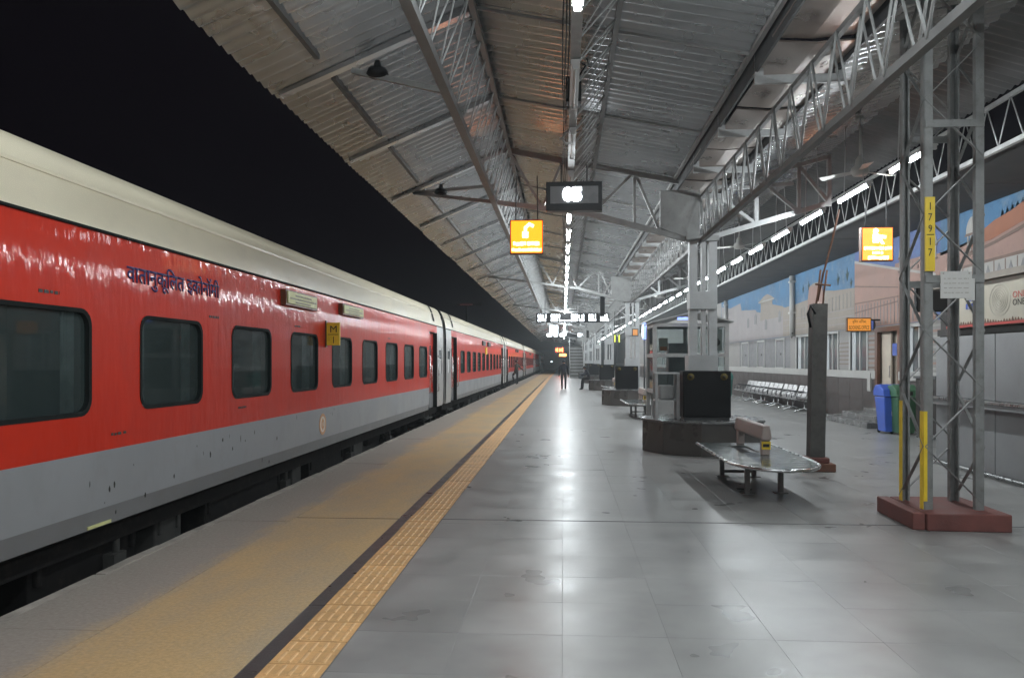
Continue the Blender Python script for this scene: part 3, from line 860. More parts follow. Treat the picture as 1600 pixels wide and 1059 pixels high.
    for yc in (3.6, LEN - 3.6):
        bg = MB()
        bg.prism([(yc - 1.9, -.35), (yc - 1.5, -.18), (yc - .7, -.22), (yc - .4, -.42), (yc + .4, -.42), (yc + .7, -.22), (yc + 1.5, -.18), (yc + 1.9, -.35), (yc + 1.5, -.42), (yc + .8, -.42), (yc + .5, -.6), (yc - .5, -.6), (yc - .8, -.42), (yc - 1.5, -.42)], .96, 1.12, 'yz')
        for s in (-1, 1):
            bg.box(.9, 1.22, yc + s * 1.28 - .18, yc + s * 1.28 + .18, -.55, -.22)
            bg.lathe([(.13, -.2), (.13, .12)], (1.05, yc + s * .45, 0), 10)
        bo = pt(bg, 'bogie', 'under')
        for s in (-1, 1):
            for xx in (-.8, .8):
                MB().lathe([(.05, -.07), (.40, -.065), (.46, -.06), (.46, .03), (.42, .06), (.36, .05), (.16, .02), (.14, .09), (.05, .1)], (xx, yc + s * 1.28, -.38), 28, axis='x').build('wheel', 'under', bo)
    return root
NEAR = make_coach()
names = ['nearest red and cream train coach with blue lettering, filling the left side', 'second red and cream train coach, beyond the first black gangway',
         'third train coach, the one the man in dark clothes is boarding', 'fourth red and cream train coach along the platform',
         'fifth red and cream train coach, far down the platform', 'last visible train coach at the far end of the red train']
coaches = [NEAR] + [copy_tree(NEAR) for _ in range(5)]
for i, c in enumerate(coaches):
    c.location.y = -.6 + 24.1 * i
    tag(c, names[i], 'train coach', 'coaches of the standing train')
# lettering and boards on the nearest coach (coach frame: y = world + 0.6)
def on_side(y, z, d=.003): return (sx(z) + d, y + .6, z + DZ)
def side_text(body, y0, y1, zc, h, material, nm='lettering'):
    o = text(nm, body, y1 - y0, h, on_side((y0 + y1) / 2, zc, .006), '+x', material, NEAR, bold=.012)
    tilt = math.atan2(sx(zc + .1) - sx(zc - .1), .2)
    o.rotation_euler = (R(90) - 0, 0, R(90))
    return o
def lean_text(o, zc):
    for v in o.data.vertices:
        v.co.z += sx(zc + v.co.y) - sx(zc)
lt = side_text('वातानुकूिलत इकोनॉमी', 6.12, 7.83, 2.33, .235, 'bluetext'); lean_text(lt, 2.33)
lt['label'] = 'dark blue Devanagari lettering'
def coach_board(y0, y1, zc, h, seed, coach):
    b = MB().box(0, .07, y0, y1, -h / 2, h / 2).box(.07, .085, y0 + .05, y1 - .05, -h / 2 + .025, h / 2 - .02, 1)
    o = b.build('destination_board', ['brownframe', 'board'], coach, (sx(zc), .6, zc + DZ))
    d = MB(); r_ = random.Random(seed)
    for row in range(3):
        z0 = h / 2 - .05 - row * (h - .07) / 3
        y = y0 + .12 + (.2 if row != 1 else 0)
        while y < y1 - .12 - (.2 if row != 1 else 0):
            l = r_.uniform(.015, .05); d.box(.085, .087, y, y + l, z0 - (h - .1) / 4, z0); y += l + .012
    d.build('board_print', 'greyink', o)
    return o
coach_board(9.60, 10.85, 2.43, .20, 3, NEAR)
coach_board(12.14, 13.42, 2.45, .18, 4, NEAR)
mp_ = MB().box(0, .22, 11.44, 11.47, -.17, .17)          # flag plate standing out from the coach side
plate = mp_.build('coach_plate', 'yellowplate', NEAR, (sx(2.02), .6, 2.02 + DZ))
plate['label'] = 'yellow plate marked M over 1'
MB().box(0, .02, 11.42, 11.49, -.2, .2).build('plate_bracket', 'brownframe', plate)
text('plate_letter', 'M', .10, .10, (.125, 11.438, .075), '-y', 'bytext', plate)
text('plate_letter', '1', None, .10, (.125, 11.438, -.09), '-y', 'bytext', plate)
MB().box(.04, .2, 11.436, 11.44, -.012, -.004).build('plate_rule', 'bytext', plate)
em = MB()
def ring(mb, yc, zc, ro, ri, x0, x1, mi, n=28, squash=1.0):
    vs = []
    for t in range(n):
        a = 2 * math.pi * t / n
        for (r_, x) in ((ro, x1), (ri, x1), (ro, x0)): vs.append((x, yc + r_ * math.cos(a) * squash, zc + r_ * math.sin(a)))
    fs = []
    for t in range(n):
        u = (t + 1) % n
        fs.append((3 * t, 3 * u, 3 * u + 1, 3 * t + 1)); fs.append((3 * t, 3 * t + 2, 3 * u + 2, 3 * u))
    mb.add(vs, fs, mi)
ring(em, 0, 0, .16, .118, 0, .004, 0); ring(em, 0, 0, .118, .0, 0, .003, 1); ring(em, 0, 0, .075, .045, 0, .0045, 0)
em.box(0, .0045, -.02, .02, -.09, .09, 0)
em.build('emblem', ['ochre', 'paleemb'], NEAR, on_side(11.31, .665, .002)).rotation_euler = (0, 0, 0)
for (y, z) in ((5.05, 2.09), (7.6, 2.06), (10.1, 2.08), (8.3, 1.09), (12.0, 2.10), (15.6, 2.08), (5.9, 1.02)):
    st_ = MB(); dashes(st_, 0, .22, -.012, .012, 0, .002, int(y * 10), wmin=1, wmax=2.5, gap=.6)
    o = st_.build('stencil_mark', 'dark', NEAR, on_side(y, z, .004)); o.rotation_euler = (0, 0, R(90)); tag(o, kind='stuff')
sc_ = MB(); r_ = random.Random(11)
for q in range(26):
    y = r_.uniform(5.0, 12); z = r_.uniform(.36, .88); a = r_.uniform(.006, .02); b_ = r_.uniform(.01, .05)
    x = sx(z) + .0015
    pts = [(x, y + .6 + a * r_.uniform(.5, 1) * math.cos(t), z + DZ + b_ * r_.uniform(.4, 1) * math.sin(t)) for t in [k * 1.047 for k in range(6)]]
    sc_.add(pts, [tuple(range(6))])
tag(sc_.build('paint_chips', 'underlight', NEAR, recalc=False), kind='stuff')
MB().box(0, .010, 5.62, 5.92, -.012, .012).build('skirt_marking', 'board', NEAR, (sx(.33), .6, .33 + DZ))
for i, c in ((1, coaches[1]), (2, coaches[2]), (3, coaches[3])):
    for y in (9.9, 12.3):
        b = MB().box(0, .06, y, y + 1.1, -.1, .1); b.build('destination_board', 'dark', c, (sx(2.43), .6, 2.43 + DZ))
MB().box(0, .05, 11.3, 11.75, -.16, .16).build('coach_plate', 'yellowplate', coaches[1], (sx(2.1), .6, 2.1 + DZ))

# ------------------------------------------------------------------ station building with mural wall
WX = 8.2
bld = empty('station_building', (WX, 25, 0), label='station building with painted blue and pink mural, windows and dark brown plinth', cat='building')
def bp_(b, name, mats, parent=None, **k):
    o = b.build(name, mats, parent or bld, **k)
    if parent is None: o.location = (-WX, -25, 0)
    return o
# openings in (y0, y1, z0, z1)
OPS = [(17.75, 19.0, 1.37, 2.42, 'w'), (19.30, 20.50, .40, 2.36, 'd'), (21.33, 22.54, 1.36, 2.45, 'w'), (23.55, 24.69, 1.36, 2.45, 'w'), (26.04, 27.60, 1.36, 2.45, 'w'),
       (29.13, 30.21, 1.39, 2.41, 's'), (31.95, 33.04, 1.39, 2.41, 's'), (34.65, 35.83, 1.39, 2.41, 's'),
       (41, 42.2, 1.37, 2.42, 'w'), (44, 45.2, 1.37, 2.42, 'w'), (50, 51.2, 1.37, 2.42, 'w'), (56, 57.2, 1.37, 2.42, 'w'), (63, 64.2, 1.37, 2.42, 'w'), (70, 71.2, 1.37, 2.42, 'w')]
wl = MB(); Y0w, Y1w = 3.0, 118.0
prev = Y0w
for (a, c, z0, z1, t) in OPS:
    wl.box(WX, WX + .25, prev, a, 0, 5.6); wl.box(WX, WX + .25, a, c, z1, 5.6); wl.box(WX, WX + .25, a, c, 0, z0); prev = c
wl.box(WX, WX + .25, prev, Y1w, 0, 5.6)
bp_(wl, 'wall', 'wall')
pl = MB(); prev = 12.7
pl.box(WX - .05, WX, 12.7, 19.2, 0, 1.15); pl.box(WX - .05, WX, 20.6, 118, 0, 1.15)
bp_(pl, 'plinth', 'plinth')
for i in range(34):                        # granite cladding slabs of the plinth
    y0 = 20.62 + i * .92
    if y0 > 48: break
    bp_(MB().box(WX - .062, WX - .05, y0, y0 + .905, .03, .57), 'cladding_slab', 'plinth')
    bp_(MB().box(WX - .062, WX - .05, y0, y0 + .905, .585, 1.14), 'cladding_slab', 'plinth')
bp_(MB().box(WX - .10, WX, 12.7, 19.2, 1.152, 1.36).box(WX - .10, WX, 20.6, 118, 1.152, 1.36), 'ledge', 'ledge')
for (a, c, z0, z1, t) in OPS:
    if t == 'd': continue
    e = .07
    f = MB().box(WX - .03, WX + .1, a - e, a, z0 - e + .02, z1 + e).box(WX - .03, WX + .1, c, c + e, z0 - e + .02, z1 + e).box(WX - .03, WX + .1, a, c, z1, z1 + e).box(WX - .06, WX + .1, a, c, z0 - .04, z0)
    m_ = (a + c) / 2
    f.box(WX + .02, WX + .07, m_ - .03, m_ + .03, z0, z1)
    wn = bp_(f, 'window', 'winframe')
    if t == 's':      # half-shuttered hatch windows
        MB().box(WX + .03, WX + .05, a, m_ - .03, z0, z1).build('shutter', 'blind', wn)
        MB().box(WX + .05, WX + .06, m_ + .03, c, z0, z1).build('pane', 'winpane', wn)
        MB().box(WX - .02, WX + .03, m_ - .12, m_ - .06, 1.85, 1.93).build('latch', 'dark', wn)
    else:
        MB().box(WX + .05, WX + .06, a, m_ - .03, z0, z1).build('pane', 'winpane', wn)
        MB().box(WX + .05, WX + .06, m_ + .03, c, z0, z1).build('pane', 'winpane', wn)
        MB().box(WX + .03, WX + .045, m_ + .02 + (c - m_) * .5, c, z0, z1).build('blind', 'blind', wn)
# the doorway
df = MB().box(WX - .08, WX + .2, 20.50, 20.66, .4, 2.48).box(WX - .08, WX + .2, 19.16, 19.30, .4, 2.48).box(WX - .08, WX + .2, 19.30, 20.50, 2.36, 2.48)
dr = bp_(df, 'door_frame', 'brownwood')
MB().box(WX + .04, WX + .08, 19.95, 20.50, .42, 2.36).build('door_leaf', 'creamdoor', dr)
MB().box(WX + .16, WX + .2, 19.30, 20.50, .42, 2.36).build('door_leaf', 'creamdoor', dr)
MB().box(WX + .02, WX + .06, 19.99, 20.03, 1.2, 1.5).build('handle', 'stainless', dr)
for (a, c, xx, h) in ((18.9, 22.3, 7.25, .135), (19.1, 21.4, 7.55, .27), (19.2, 20.65, 7.85, .40)):
    bp_(MB().box(xx, WX - .052, a, c, .002, h), 'entrance_step', 'granite_top', bevel=.008)
# pipes
for y in (27.85, 39.0):
    bp_(MB().tube([(WX - .10, y, 2.5), (WX - .10, y, 4.64)], .085, 10).box(WX - .2, WX, y - .12, y + .12, 4.40, 4.46).box(WX - .2, WX, y - .12, y + .12, 3.3, 3.36), 'drain_pipe', 'winframe')
bp_(MB().tube([(WX - .08, 27.9, 2.78), (WX - .12, 27.75, 2.6), (WX - .08, 27.95, 2.45)], .02, 6), 'pipe_bracket', 'dark')
# --- mural, painted in flat coats (each coat 2 mm proud of the last)
def coat(poly, lvl, material, name='mural_coat'):
    return bp_(MB().prism(poly, WX - .002 - .003 * lvl, WX - .001, 'yz'), name, material)
coat([(40.5, 2.52), (22.23, 2.52), (22.23, 5.2), (40.5, 5.2)], 1, 'msky')
coat([(22.23, 2.52), (13.2, 2.52), (13.2, 5.2), (22.23, 5.2)], 1, 'msky2')
coat([(17.3, 3.9), (13.2, 4.2), (13.2, 5.2), (17.3, 5.2)], 2, 'msky')
coat([(40.4, 2.53), (40.4, 4.42), (38.4, 4.2), (36.2, 4.3), (36.0, 3.95), (33.4, 3.81), (33.2, 3.70), (31.2, 3.5), (29.3, 3.55), (29.3, 2.53)], 2, 'mpale')
coat([(32.6, 3.3), (32.5, 4.0), (32.9, 4.05), (32.7, 4.12), (32.1, 4.26), (31.5, 4.32), (30.85, 4.18), (30.55, 4.08), (30.8, 4.0), (30.75, 3.85), (29.4, 3.68), (29.0, 3.58), (29.4, 3.5), (29.4, 3.3)], 3, 'msand')
coat([(32.9, 4.04), (30.5, 4.04), (30.5, 4.09), (32.9, 4.09)], 4, 'mwhite')
coat([(29.3, 2.53), (29.3, 3.60), (27.9, 3.62), (26.4, 3.68), (26.2, 4.1), (25.9, 4.16), (25.15, 4.18), (24.95, 3.86), (23.9, 3.75), (22.24, 3.68), (22.24, 2.53)], 2, 'msand')
coat([(26.25, 4.08), (24.95, 4.08), (24.8, 3.3), (26.4, 3.3)], 3, 'mpink')
for k in range(16):
    y = 22.5 + k * .30; z1 = 3.62 - .01 * k
    coat([(y, z1 - .45), (y + .03, z1 - .45), (y + .03, z1 - .02), (y, z1 - .02)], 4, 'mgrey')
for z in (3.12, 2.92, 2.72):
    coat([(29.2, z), (22.26, z - .02), (22.26, z), (29.2, z + .02)], 4, 'mpale')
coat([(36.4, 1.38), (28.4, 1.38), (28.4, 2.52), (28.9, 2.75), (33, 2.72), (36.4, 2.6)], 0, 'mgrey')
coat([(35.5, 2.62), (33.4, 2.66), (33.4, 2.60), (35.5, 2.55)], 1, 'mwhite')
for (a, z) in ((34.9, 3.1), (33.6, 3.2), (31.9, 2.9), (29.9, 3.1)):
    coat([(a, z), (a - .35, z), (a - .35, z + .35), (a - .17, z + .45), (a, z + .35)], 4, 'mgrey')
for (y, z, s) in ((26.9, 4.1, .16), (26.3, 4.15, .16), (23.55, 4.07, .2), (22.8, 4.14, .22), (22.5, 3.86, .15)):
    coat([(y, z - s), (y + s * .5, z + .02), (y + s * .2, z), (y, z + s * .9), (y - s * .25, z), (y - s * .7, z + .05)], 3, 'mgreen', 'mural_bird')
# pink fort section
coat([(22.22, 2.53), (22.22, 4.38), (19.4, 3.85), (17.5, 3.50), (17.5, 2.53)], 3, 'mpink')
coat([(22.22, 4.36), (22.22, 4.43), (19.4, 3.90), (17.5, 3.55), (17.5, 3.49), (19.4, 3.84)], 4, 'mwhite')
for (za, zb) in ((3.73, 3.44), (3.24, 3.22), (2.98, 3.1)):
    coat([(22.2, za), (19.4, zb), (19.4, zb - .035), (22.2, za - .035)], 5, 'mline')
for k in range(22):
    y = 22.1 - k * .205
    if y < 17.7: break
    coat([(y, 2.56), (y - .035, 2.56), (y - .035, 3.15), (y, 3.17 + (.05 if k % 4 == 0 else 0))], 5, 'mgrey')
coat([(19.6, 3.45), (19.6, 4.02), (18.1, 4.02), (18.1, 3.45)], 2, 'mpink'); coat([(18.15, 3.45), (18.15, 3.95), (17.0, 3.98), (16.1, 4.03), (16.1, 3.3), (17.6, 3.3)], 2, 'mpink')
coat([(16.9, 2.9), (16.9, 3.72), (16.1, 4.02), (15.2, 4.28), (14.66, 4.36), (14.1, 4.5), (13.2, 4.6), (13.2, 2.9)], 3, 'mpink')
coat([(16.15, 3.9), (16.1, 4.03), (15.2, 4.29), (14.66, 4.37), (14.1, 4.5), (13.2, 4.6), (13.2, 4.36), (14.18, 4.13), (15.3, 3.94)], 4, 'morange')
coat([(13.2, 4.22), (14.18, 4.07), (15.2, 3.90), (16.2, 3.78), (16.2, 3.72), (15.2, 3.84), (14.18, 4.0), (13.2, 4.15)], 5, 'mline')
coat([(13.2, 3.60), (14.2, 3.60), (15.2, 3.58), (16.9, 3.55), (16.9, 3.50), (15.2, 3.53), (13.2, 3.55)], 5, 'mline')
coat([(13.2, 3.18), (13.2, 3.55), (16.9, 3.50), (16.9, 3.2)], 4, 'mwhite')
for k in range(9):
    y = 13.4 + k * .38
    coat([(y, 3.24), (y + .22, 3.24), (y + .11, 3.47)], 5, 'mgrey'); coat([(y + .27, 3.2), (y + .30, 3.2), (y + .30, 3.52), (y + .27, 3.52)], 5, 'mline')
for k in range(7):
    y = 15.0 - k * .16; coat([(y, 4.32 + .02 * k), (y - .13, 4.34 + .02 * k), (y - .065, 4.46 + .02 * k)], 2, 'mgreen')
def chhatri(y, z, s):      # painted domed pavilion
    pts = [(y + s * .5 * math.cos(R(t)), z + s * .72 * math.sin(R(t))) for t in range(0, 181, 15)]
    coat(pts, 5, 'mwhite', 'mural_dome'); coat([(y + s * .62, z - .04), (y - s * .62, z - .04), (y - s * .5, z + .01), (y + s * .5, z + .01)], 6, 'mline')
    for q in (-.36, -.12, .12, .36):
        coat([(y + s * q - .025, z - s * .75), (y + s * q + .025, z - s * .75), (y + s * q + .025, z - .03), (y + s * q - .025, z - .03)], 5, 'mwhite')
    coat([(y + s * .6, z - s * .85), (y - s * .6, z - s * .85), (y - s * .6, z - s * .75), (y + s * .6, z - s * .75)], 5, 'mline')
chhatri(19.16, 4.13, .42); chhatri(17.65, 4.2, .40); chhatri(15.99, 4.18, .46)
for (a, z) in ((18.9, 3.72), (18.4, 3.76), (17.0, 3.75), (16.8, 3.78)): coat([(a, z), (a - .07, z), (a - .07, z + .1), (a, z + .1)], 5, 'mline')
for k in range(9):       # painted stone courses beside the door
    z = 1.42 + k * .12
    coat([(21.3, z), (20.72, z), (20.72, z + .05), (21.3, z + .05)], 1, 'mpink' if k % 2 else 'mline'); coat([(19.14, z), (19.05, z), (19.05, z + .05), (19.14, z + .05)], 1, 'mpink')
    coat([(17.7, z), (17.25, z), (17.25, z + .05), (17.7, z + .05)], 1, 'mpink' if k % 2 else 'mwhite')
    if k < 6: coat([(23.45, z + .1), (22.66, z + .1), (22.66, z + .13), (23.45, z + .13)], 1, 'mline')
bp_(MB().box(WX - .05, WX, 12.72, 17.2, 1.37, 3.15), 'doorway_dark_panel', 'dark')
bp_(MB().box(WX - .07, WX - .05, 20.78, 21.05, 2.45, 2.7), 'wall_plate', 'blueink')
bp_(MB().box(WX - .07, WX - .03, 19.34, 19.6, 1.75, 2.05), 'wall_plate', 'blueink')
bp_(MB().box(WX - .12, WX - .063, 20.85, 21.05, .82, 1.3), 'wall_plate', 'ledge')
# hanging sign of the booking office
bs_ = empty('booking_office_sign', (7.65, 20.5, 2.56), label='small orange box sign reading BOOKING OFFICE on the mural wall', cat='sign')
MB().box(-.31, .31, -.05, .05, -.18, .18).build('frame', 'brownframe', bs_, bevel=.008)
MB().box(-.285, .285, -.056, -.05, -.155, .155).build('face', 'orange_dim', bs_)
MB().box(.31, .55, -.02, .02, .1, .14).build('bracket', 'dark', bs_)
text('lettering', 'BOOKING OFFICE', .50, .10, (0, -.057, -.075), '-y', 'bytext', bs_)
text('lettering', 'बुिकंग ऑिफस', .34, .11, (0, -.057, .075), '-y', 'brownframe', bs_)

# product stall on the right
st = empty('product_stall', (7.0, 8.0, 0), label='grey panelled stall with cream ONE STATION ONE PRODUCT board at the right edge', cat='stall')
def stp(b, name, mats, **k):
    o = b.build(name, mats, st, **k); o.location = (-7, -8, 0); return o
stp(MB().box(5.96, 8.1, 2.5, 12.6, .03, 2.02), 'carcass', 'dark')
for k in range(6):
    y1 = 12.6 - k * 1.68
    stp(MB().box(5.9, 5.955, y1 - 1.66, y1, .06, .93), 'lower_panel', 'stallgrey', bevel=.004)
    stp(MB().box(5.9, 5.955, y1 - 1.66, y1, 1.062, 1.98), 'upper_panel', 'stallgrey', bevel=.004)
stp(MB().box(5.78, 5.9, 2.5, 12.62, .945, 1.02), 'counter_rail', 'stallgrey'); stp(MB().box(5.76, 5.92, 2.5, 12.64, 1.022, 1.056), 'counter_top', 'stainless')
stp(MB().tube([(5.84, 2.5, .05), (5.84, 12.7, .05)], .022, 8), 'floor_pipe', 'stainless')
stp(MB().box(5.92, 6.0, 2.5, 12.6, 2.0, 2.1), 'shutter_box', 'dark')
stp(MB().box(5.86, 5.92, 2.5, 12.15, 2.10, 2.72), 'sign_board', 'creamboard')
stp(MB().box(5.80, 8.1, 2.5, 12.7, 2.73, 2.82), 'stall_roof', 'msand')
stp(MB().box(5.84, 5.86, 2.5, 12.15, 2.10, 2.135), 'board_border', 'redink')
mm = MB(); r_ = random.Random(2); y = 12.1
while y > 8.6:
    mm.prism([(y, 2.137), (y - .06, 2.137), (y - .03, 2.15 + r_.uniform(.01, .05))], 5.855, 5.8595, 'yz'); y -= .065
stp(mm, 'board_motif', 'brownwood')
lg = MB()
for ro, sq in ((.215, 1.15), (.165, 1.1), (.135, 1.05), (.10, 1.0), (.065, .95), (.03, .9)):
    ring(lg, 10.74, 2.43, ro, ro - .007, 5.855, 5.858, 0, 30, sq)
stp(lg, 'board_logo', 'greyink')
text('lettering', 'ONE STATION', .92, .085, (5.857 - 7, 9.98 - 8, 2.475), '-x', 'redink', st)
text('lettering', 'ONE PRODUCT', .92, .085, (5.857 - 7, 9.98 - 8, 2.375), '-x', 'bytext', st)
bl = MB()
for k in range(5): bl.box(5.855, 5.859, 11.56 - k * .075, 11.61 - k * .075, 2.36, 2.44)
for k in range(4): bl.box(5.855, 5.859, 11.54 - k * .07, 11.59 - k * .07, 2.47, 2.52)
stp(bl, 'board_print', 'blueink')
stp(MB().prism([(12.13, 2.15), (11.98, 2.15), (11.9, 2.3), (11.97, 2.42), (11.93, 2.52), (12.02, 2.6), (12.13, 2.5)], 5.855, 5.859, 'yz'), 'board_motif', 'orangeink')
cbn = empty('dark_cabinet', (7.75, 16.4, 0), label='tall dark cabinet standing between the green bin and the stall', cat='cabinet')
MB().box(-.30, .3, -.5, .42, .12, 1.25).build('carcass', 'dark', cbn, bevel=.02)
MB().box(-.33, .33, -.53, .45, 1.25, 1.30).build('top', 'steel_dk', cbn)
for (x, y) in ((-.27, -.47), (.27, -.47), (-.27, .39), (.27, .39)): MB().tube([(x, y, 0), (x, y, .55)], .018, 8).build('leg', 'stainless', cbn)

# ------------------------------------------------------------------ platform furniture
def hexpoly(rad, a0=-172.5, n=10): return [(-.08 + rad * math.cos(R(a0 + 360 / n * k)), -.55 + rad * math.sin(R(a0 + 360 / n * k))) for k in range(n)]
def make_plinth():
    p = empty('seating_plinth', (2.6, 14.7, 0))
    MB().prism(hexpoly(1.085), .002, .545).build('core', 'joint', p)
    hp = hexpoly(1.1)
    for k in range(10):
        a = Vector((*hp[k], 0)); b = Vector((*hp[(k + 1) % 10], 0)); d = b - a
        n_ = 1
        for q in range(n_):
            s0 = a + d * (q / n_) + d.normalized() * .003; s1 = a + d * ((q + 1) / n_) - d.normalized() * .003
            nrm = Vector((d.y, -d.x, 0)).normalized()
            mb = MB(); i0, i1 = s0 - nrm * .018, s1 - nrm * .018
            mb.prism([(s0.x, s0.y), (s1.x, s1.y), (i1.x, i1.y), (i0.x, i0.y)], .004, .54)
            mb.build('cladding_slab', 'granite', p)
    MB().prism(hexpoly(1.125), .546, .582).build('top_slab', 'granite_top', p, bevel=.006)
    return p
def make_cooler():
    c = empty('cooler_box', (2.49, 13.72, .582))
    MB().box(-.41, .41, -.2, .25, .05, .86).build('cabinet', 'black', c, bevel=.012)
    MB().box(-.39, .39, -.18, .23, 0, .05).build('base', 'steel_dk', c)
    MB().box(-.375, .375, -.215, -.201, .08, .62).build('grille', 'black', c)
    for x in (-.28, .29):
        MB().lathe([(.062, 0), (.062, .006)], (x, -.207, .755), 20, axis='y').build('sticker', 'dullyellow', c)
        MB().lathe([(.025, 0), (.025, .004)], (x, -.211, .755), 12, axis='y').build('sticker_print', 'dark', c)
    return c
pl0 = make_plinth(); co0 = make_cooler()
order = ['nearest', 'second nearest', 'third', 'fourth', 'fifth']
tail = ['beside the slatted steel bench', 'beyond the kiosk', 'where the seated man rests', 'far down the platform', 'farthest down the platform']
for i, y in enumerate(COLS[:5]):
    p = pl0 if i == 0 else copy_tree(pl0); c = co0 if i == 0 else copy_tree(co0)
    p.location.y = y; c.location.y = y - .98
    if i: c.location.x = 2.42 - .1 * (i % 2)
    tag(p, f'{order[i]} dark ten-sided granite plinth round a white column, {tail[i]}', 'plinth', 'ten-sided plinths round the columns')
    tag(c, f'{order[i]} black cabinet standing on a ten-sided plinth, {tail[i]}', 'cabinet', 'black cabinets on the plinths')
# steel frame stand left on the first plinth
fs = empty('steel_stand', (1.86, 13.85, .582), label='open steel tube stand on the nearest plinth, left of the black cabinet', cat='stand')
for (x, y) in ((-.22, -.18), (.16, -.18), (-.22, .2), (.16, .2)): MB().box(x - .022, x + .022, y - .022, y + .022, 0, .82).build('leg', 'steel_w', fs)
for z in (.32, .80): MB().box(-.24, .18, -.2, .22, z, z + .025).build('shelf', 'steel_w', fs)
MB().box(-.16, .1, -.12, .16, .345, .6).build('water_unit', 'steel', fs, bevel=.03)

# double sided bench
def make_bench():
    b = empty('platform_bench', (2.45, 10, 0))
    W_ = .50; Y0, Y1 = -1.5, 1.35; YS = -.62
    def half(y):
        if y >= YS: return W_
        t = (YS - y) / (YS - Y0); return W_ * math.sqrt(max(0, 1 - t ** 2.3)) * 1.0
    ys = [Y0 + .02]; y = Y0 + .14
    while y < Y1: ys.append(y); y += .19
    ys.append(Y1)
    for a, c in zip(ys, ys[1:]):
        a2, c2 = a + .004, c - .004
        def strip(x0a, x1a, x0c, x1c):
            MB().prism([(x0a, a2), (x1a, a2), (x1c, c2), (x0c, c2)], .405, .425).build('seat_slat', 'seatplate', b, bevel=.003)
        if a >= .12 and c <= 1.0:
            strip(-half(a2), -.13, -half(c2), -.13); strip(.10, half(a2), .10, half(c2))
        else: strip(-half(a2), half(a2), -half(c2), half(c2))
    rim = [(-W_, Y1)] + [(-half(Y0 + (YS - Y0) * (1 - k / 14)), Y0 + (YS - Y0) * (1 - k / 14)) for k in range(15)]
    rim = rim + [(-x, y) for x, y in rim[::-1]]
    MB().tube([(x * 1.02, y, .415) for x, y in rim], .02, 8).build('seat_rim', 'stainless', b)
    MB().box(-.10, .10, -.6, 1.3, .36, .404).box(-.4, .4, -.52, -.46, .37, .404).box(-.4, .4, .95, 1.01, .37, .404).build('under_frame', 'steel_dk', b)
    for (x, y) in ((-.22, -.5), (.2, -.42), (-.22, .98), (.2, .9)):
        lg_ = MB().box(x - .028, x + .028, y - .028, y + .028, .004, .37).box(x - .08, x + .08, y - .06, y + .06, 0, .01).build('leg', 'mast', b)
    MB().box(-.2, .2, .92, .96, .05, .09).build('stretcher', 'mast', b)
    for y in (-.12, 1.22):
        MB().box(.04, .14, y - .05, y + .05, .425, .80).build('back_post', 'laminate', b, bevel=.012)
    bk_ = MB().prism([(.02, .63), (.045, .615), (.125, .615), (.155, .63), (.14, .74), (.12, .805), (.055, .805), (.035, .74)], -.22, 1.33, 'xz')
    bk_.build('backrest', 'laminate', b, bevel=.02)
    MB().box(.035, .145, -.178, -.171, .50, .60).build('sticker', 'yellowplate', b); MB().box(.05, .13, -.181, -.178, .53, .57).build('sticker_print', 'dark', b)
    return b
bn = make_bench()
tag(bn, 'nearest slatted steel bench with rounded end and beige backrest', 'bench', 'double-sided steel benches')
for (y, t, x) in ((22.8, 'second steel bench, just behind the nearest plinth', 2.3), (37.0, 'far steel bench between the second and third plinths', 2.4)):
    c = copy_tree(bn); c.location = (x, y, 0); tag(c, t, 'bench', 'double-sided steel benches')

# three-seat steel benches along the wall
def make_waiting():
    w_ = empty('waiting_seat', (7.62, 25.6, 0))
    MB().tube([(.05, -.82, .36), (.05, .82, .36)], .028, 8).build('beam', 'stainless', w_)
    for k in range(3):
        y = -.58 + .58 * k
        pr_ = [(-.30, .40), (-.24, .425), (.0, .41), (.16, .40), (.22, .43), (.30, .62), (.36, .80), (.335, .81), (.27, .63), (.195, .455), (.15, .425), (0, .432), (-.24, .447), (-.31, .42)]
        MB().prism(pr_, y - .25, y + .25, 'xz').build('seat_shell', 'chair', w_)
    for y in (-.87, -.29, .29, .87):
        MB().tube([(-.26, y, .44), (-.24, y, .60), (-.1, y, .635), (.24, y, .62)], .014, 6).build('armrest', 'steel_dk', w_)
    for y in (-.62, .62):
        MB().tube([(.05, y, .36), (.05, y, .12), (-.28, y, .02)], .022, 6).tube([(.05, y, .12), (.30, y, .02)], .022, 6).build('leg', 'stainless', w_)
    return w_
ws = make_waiting()
for k in range(5):
    c = ws if k == 0 else copy_tree(ws)
    c.location = (7.62 + rnd.uniform(-.03, .03), 25.55 + 1.82 * k, 0); c.rotation_euler = (0, 0, rnd.uniform(-.03, .03))
    tag(c, f'{nth(k + 1)} three-seat steel waiting bench from the near end of the row along the mural wall', 'bench', 'waiting benches along the wall')

# bins
def make_bin(name, x, y, material, label, rz=0, s=1.0):
    b = empty(name, (x, y, 0), rz, label=label, cat='bin')
    MB().add([(-.17, -.2, .04), (.17, -.2, .04), (.17, .2, .04), (-.17, .2, .04), (-.22, -.26, .82), (.22, -.26, .82), (.22, .28, .82), (-.22, .28, .82)],
             [(3, 2, 1, 0), (4, 5, 6, 7), (0, 1, 5, 4), (1, 2, 6, 5), (2, 3, 7, 6), (3, 0, 4, 7)]).build('body', material, b, bevel=.02)
    MB().prism([(-.29, .83), (.30, .83), (.30, .95), (.2, 1.07), (-.02, 1.10), (-.22, .98)], -.24, .24, 'yz').build('lid', material, b, bevel=.02)
    MB().box(-.1, .1, -.27, -.262, .86, .95).build('opening', 'dark', b)
    for x_ in (-.15, .15): MB().lathe([(.05, -.02), (.05, .02)], (x_, .2, .05), 12, axis='x').build('wheel', 'rubber', b)
    MB().box(-.05, .05, -.255, -.235, .40, .52).build('sticker', 'paper', b)
    return b
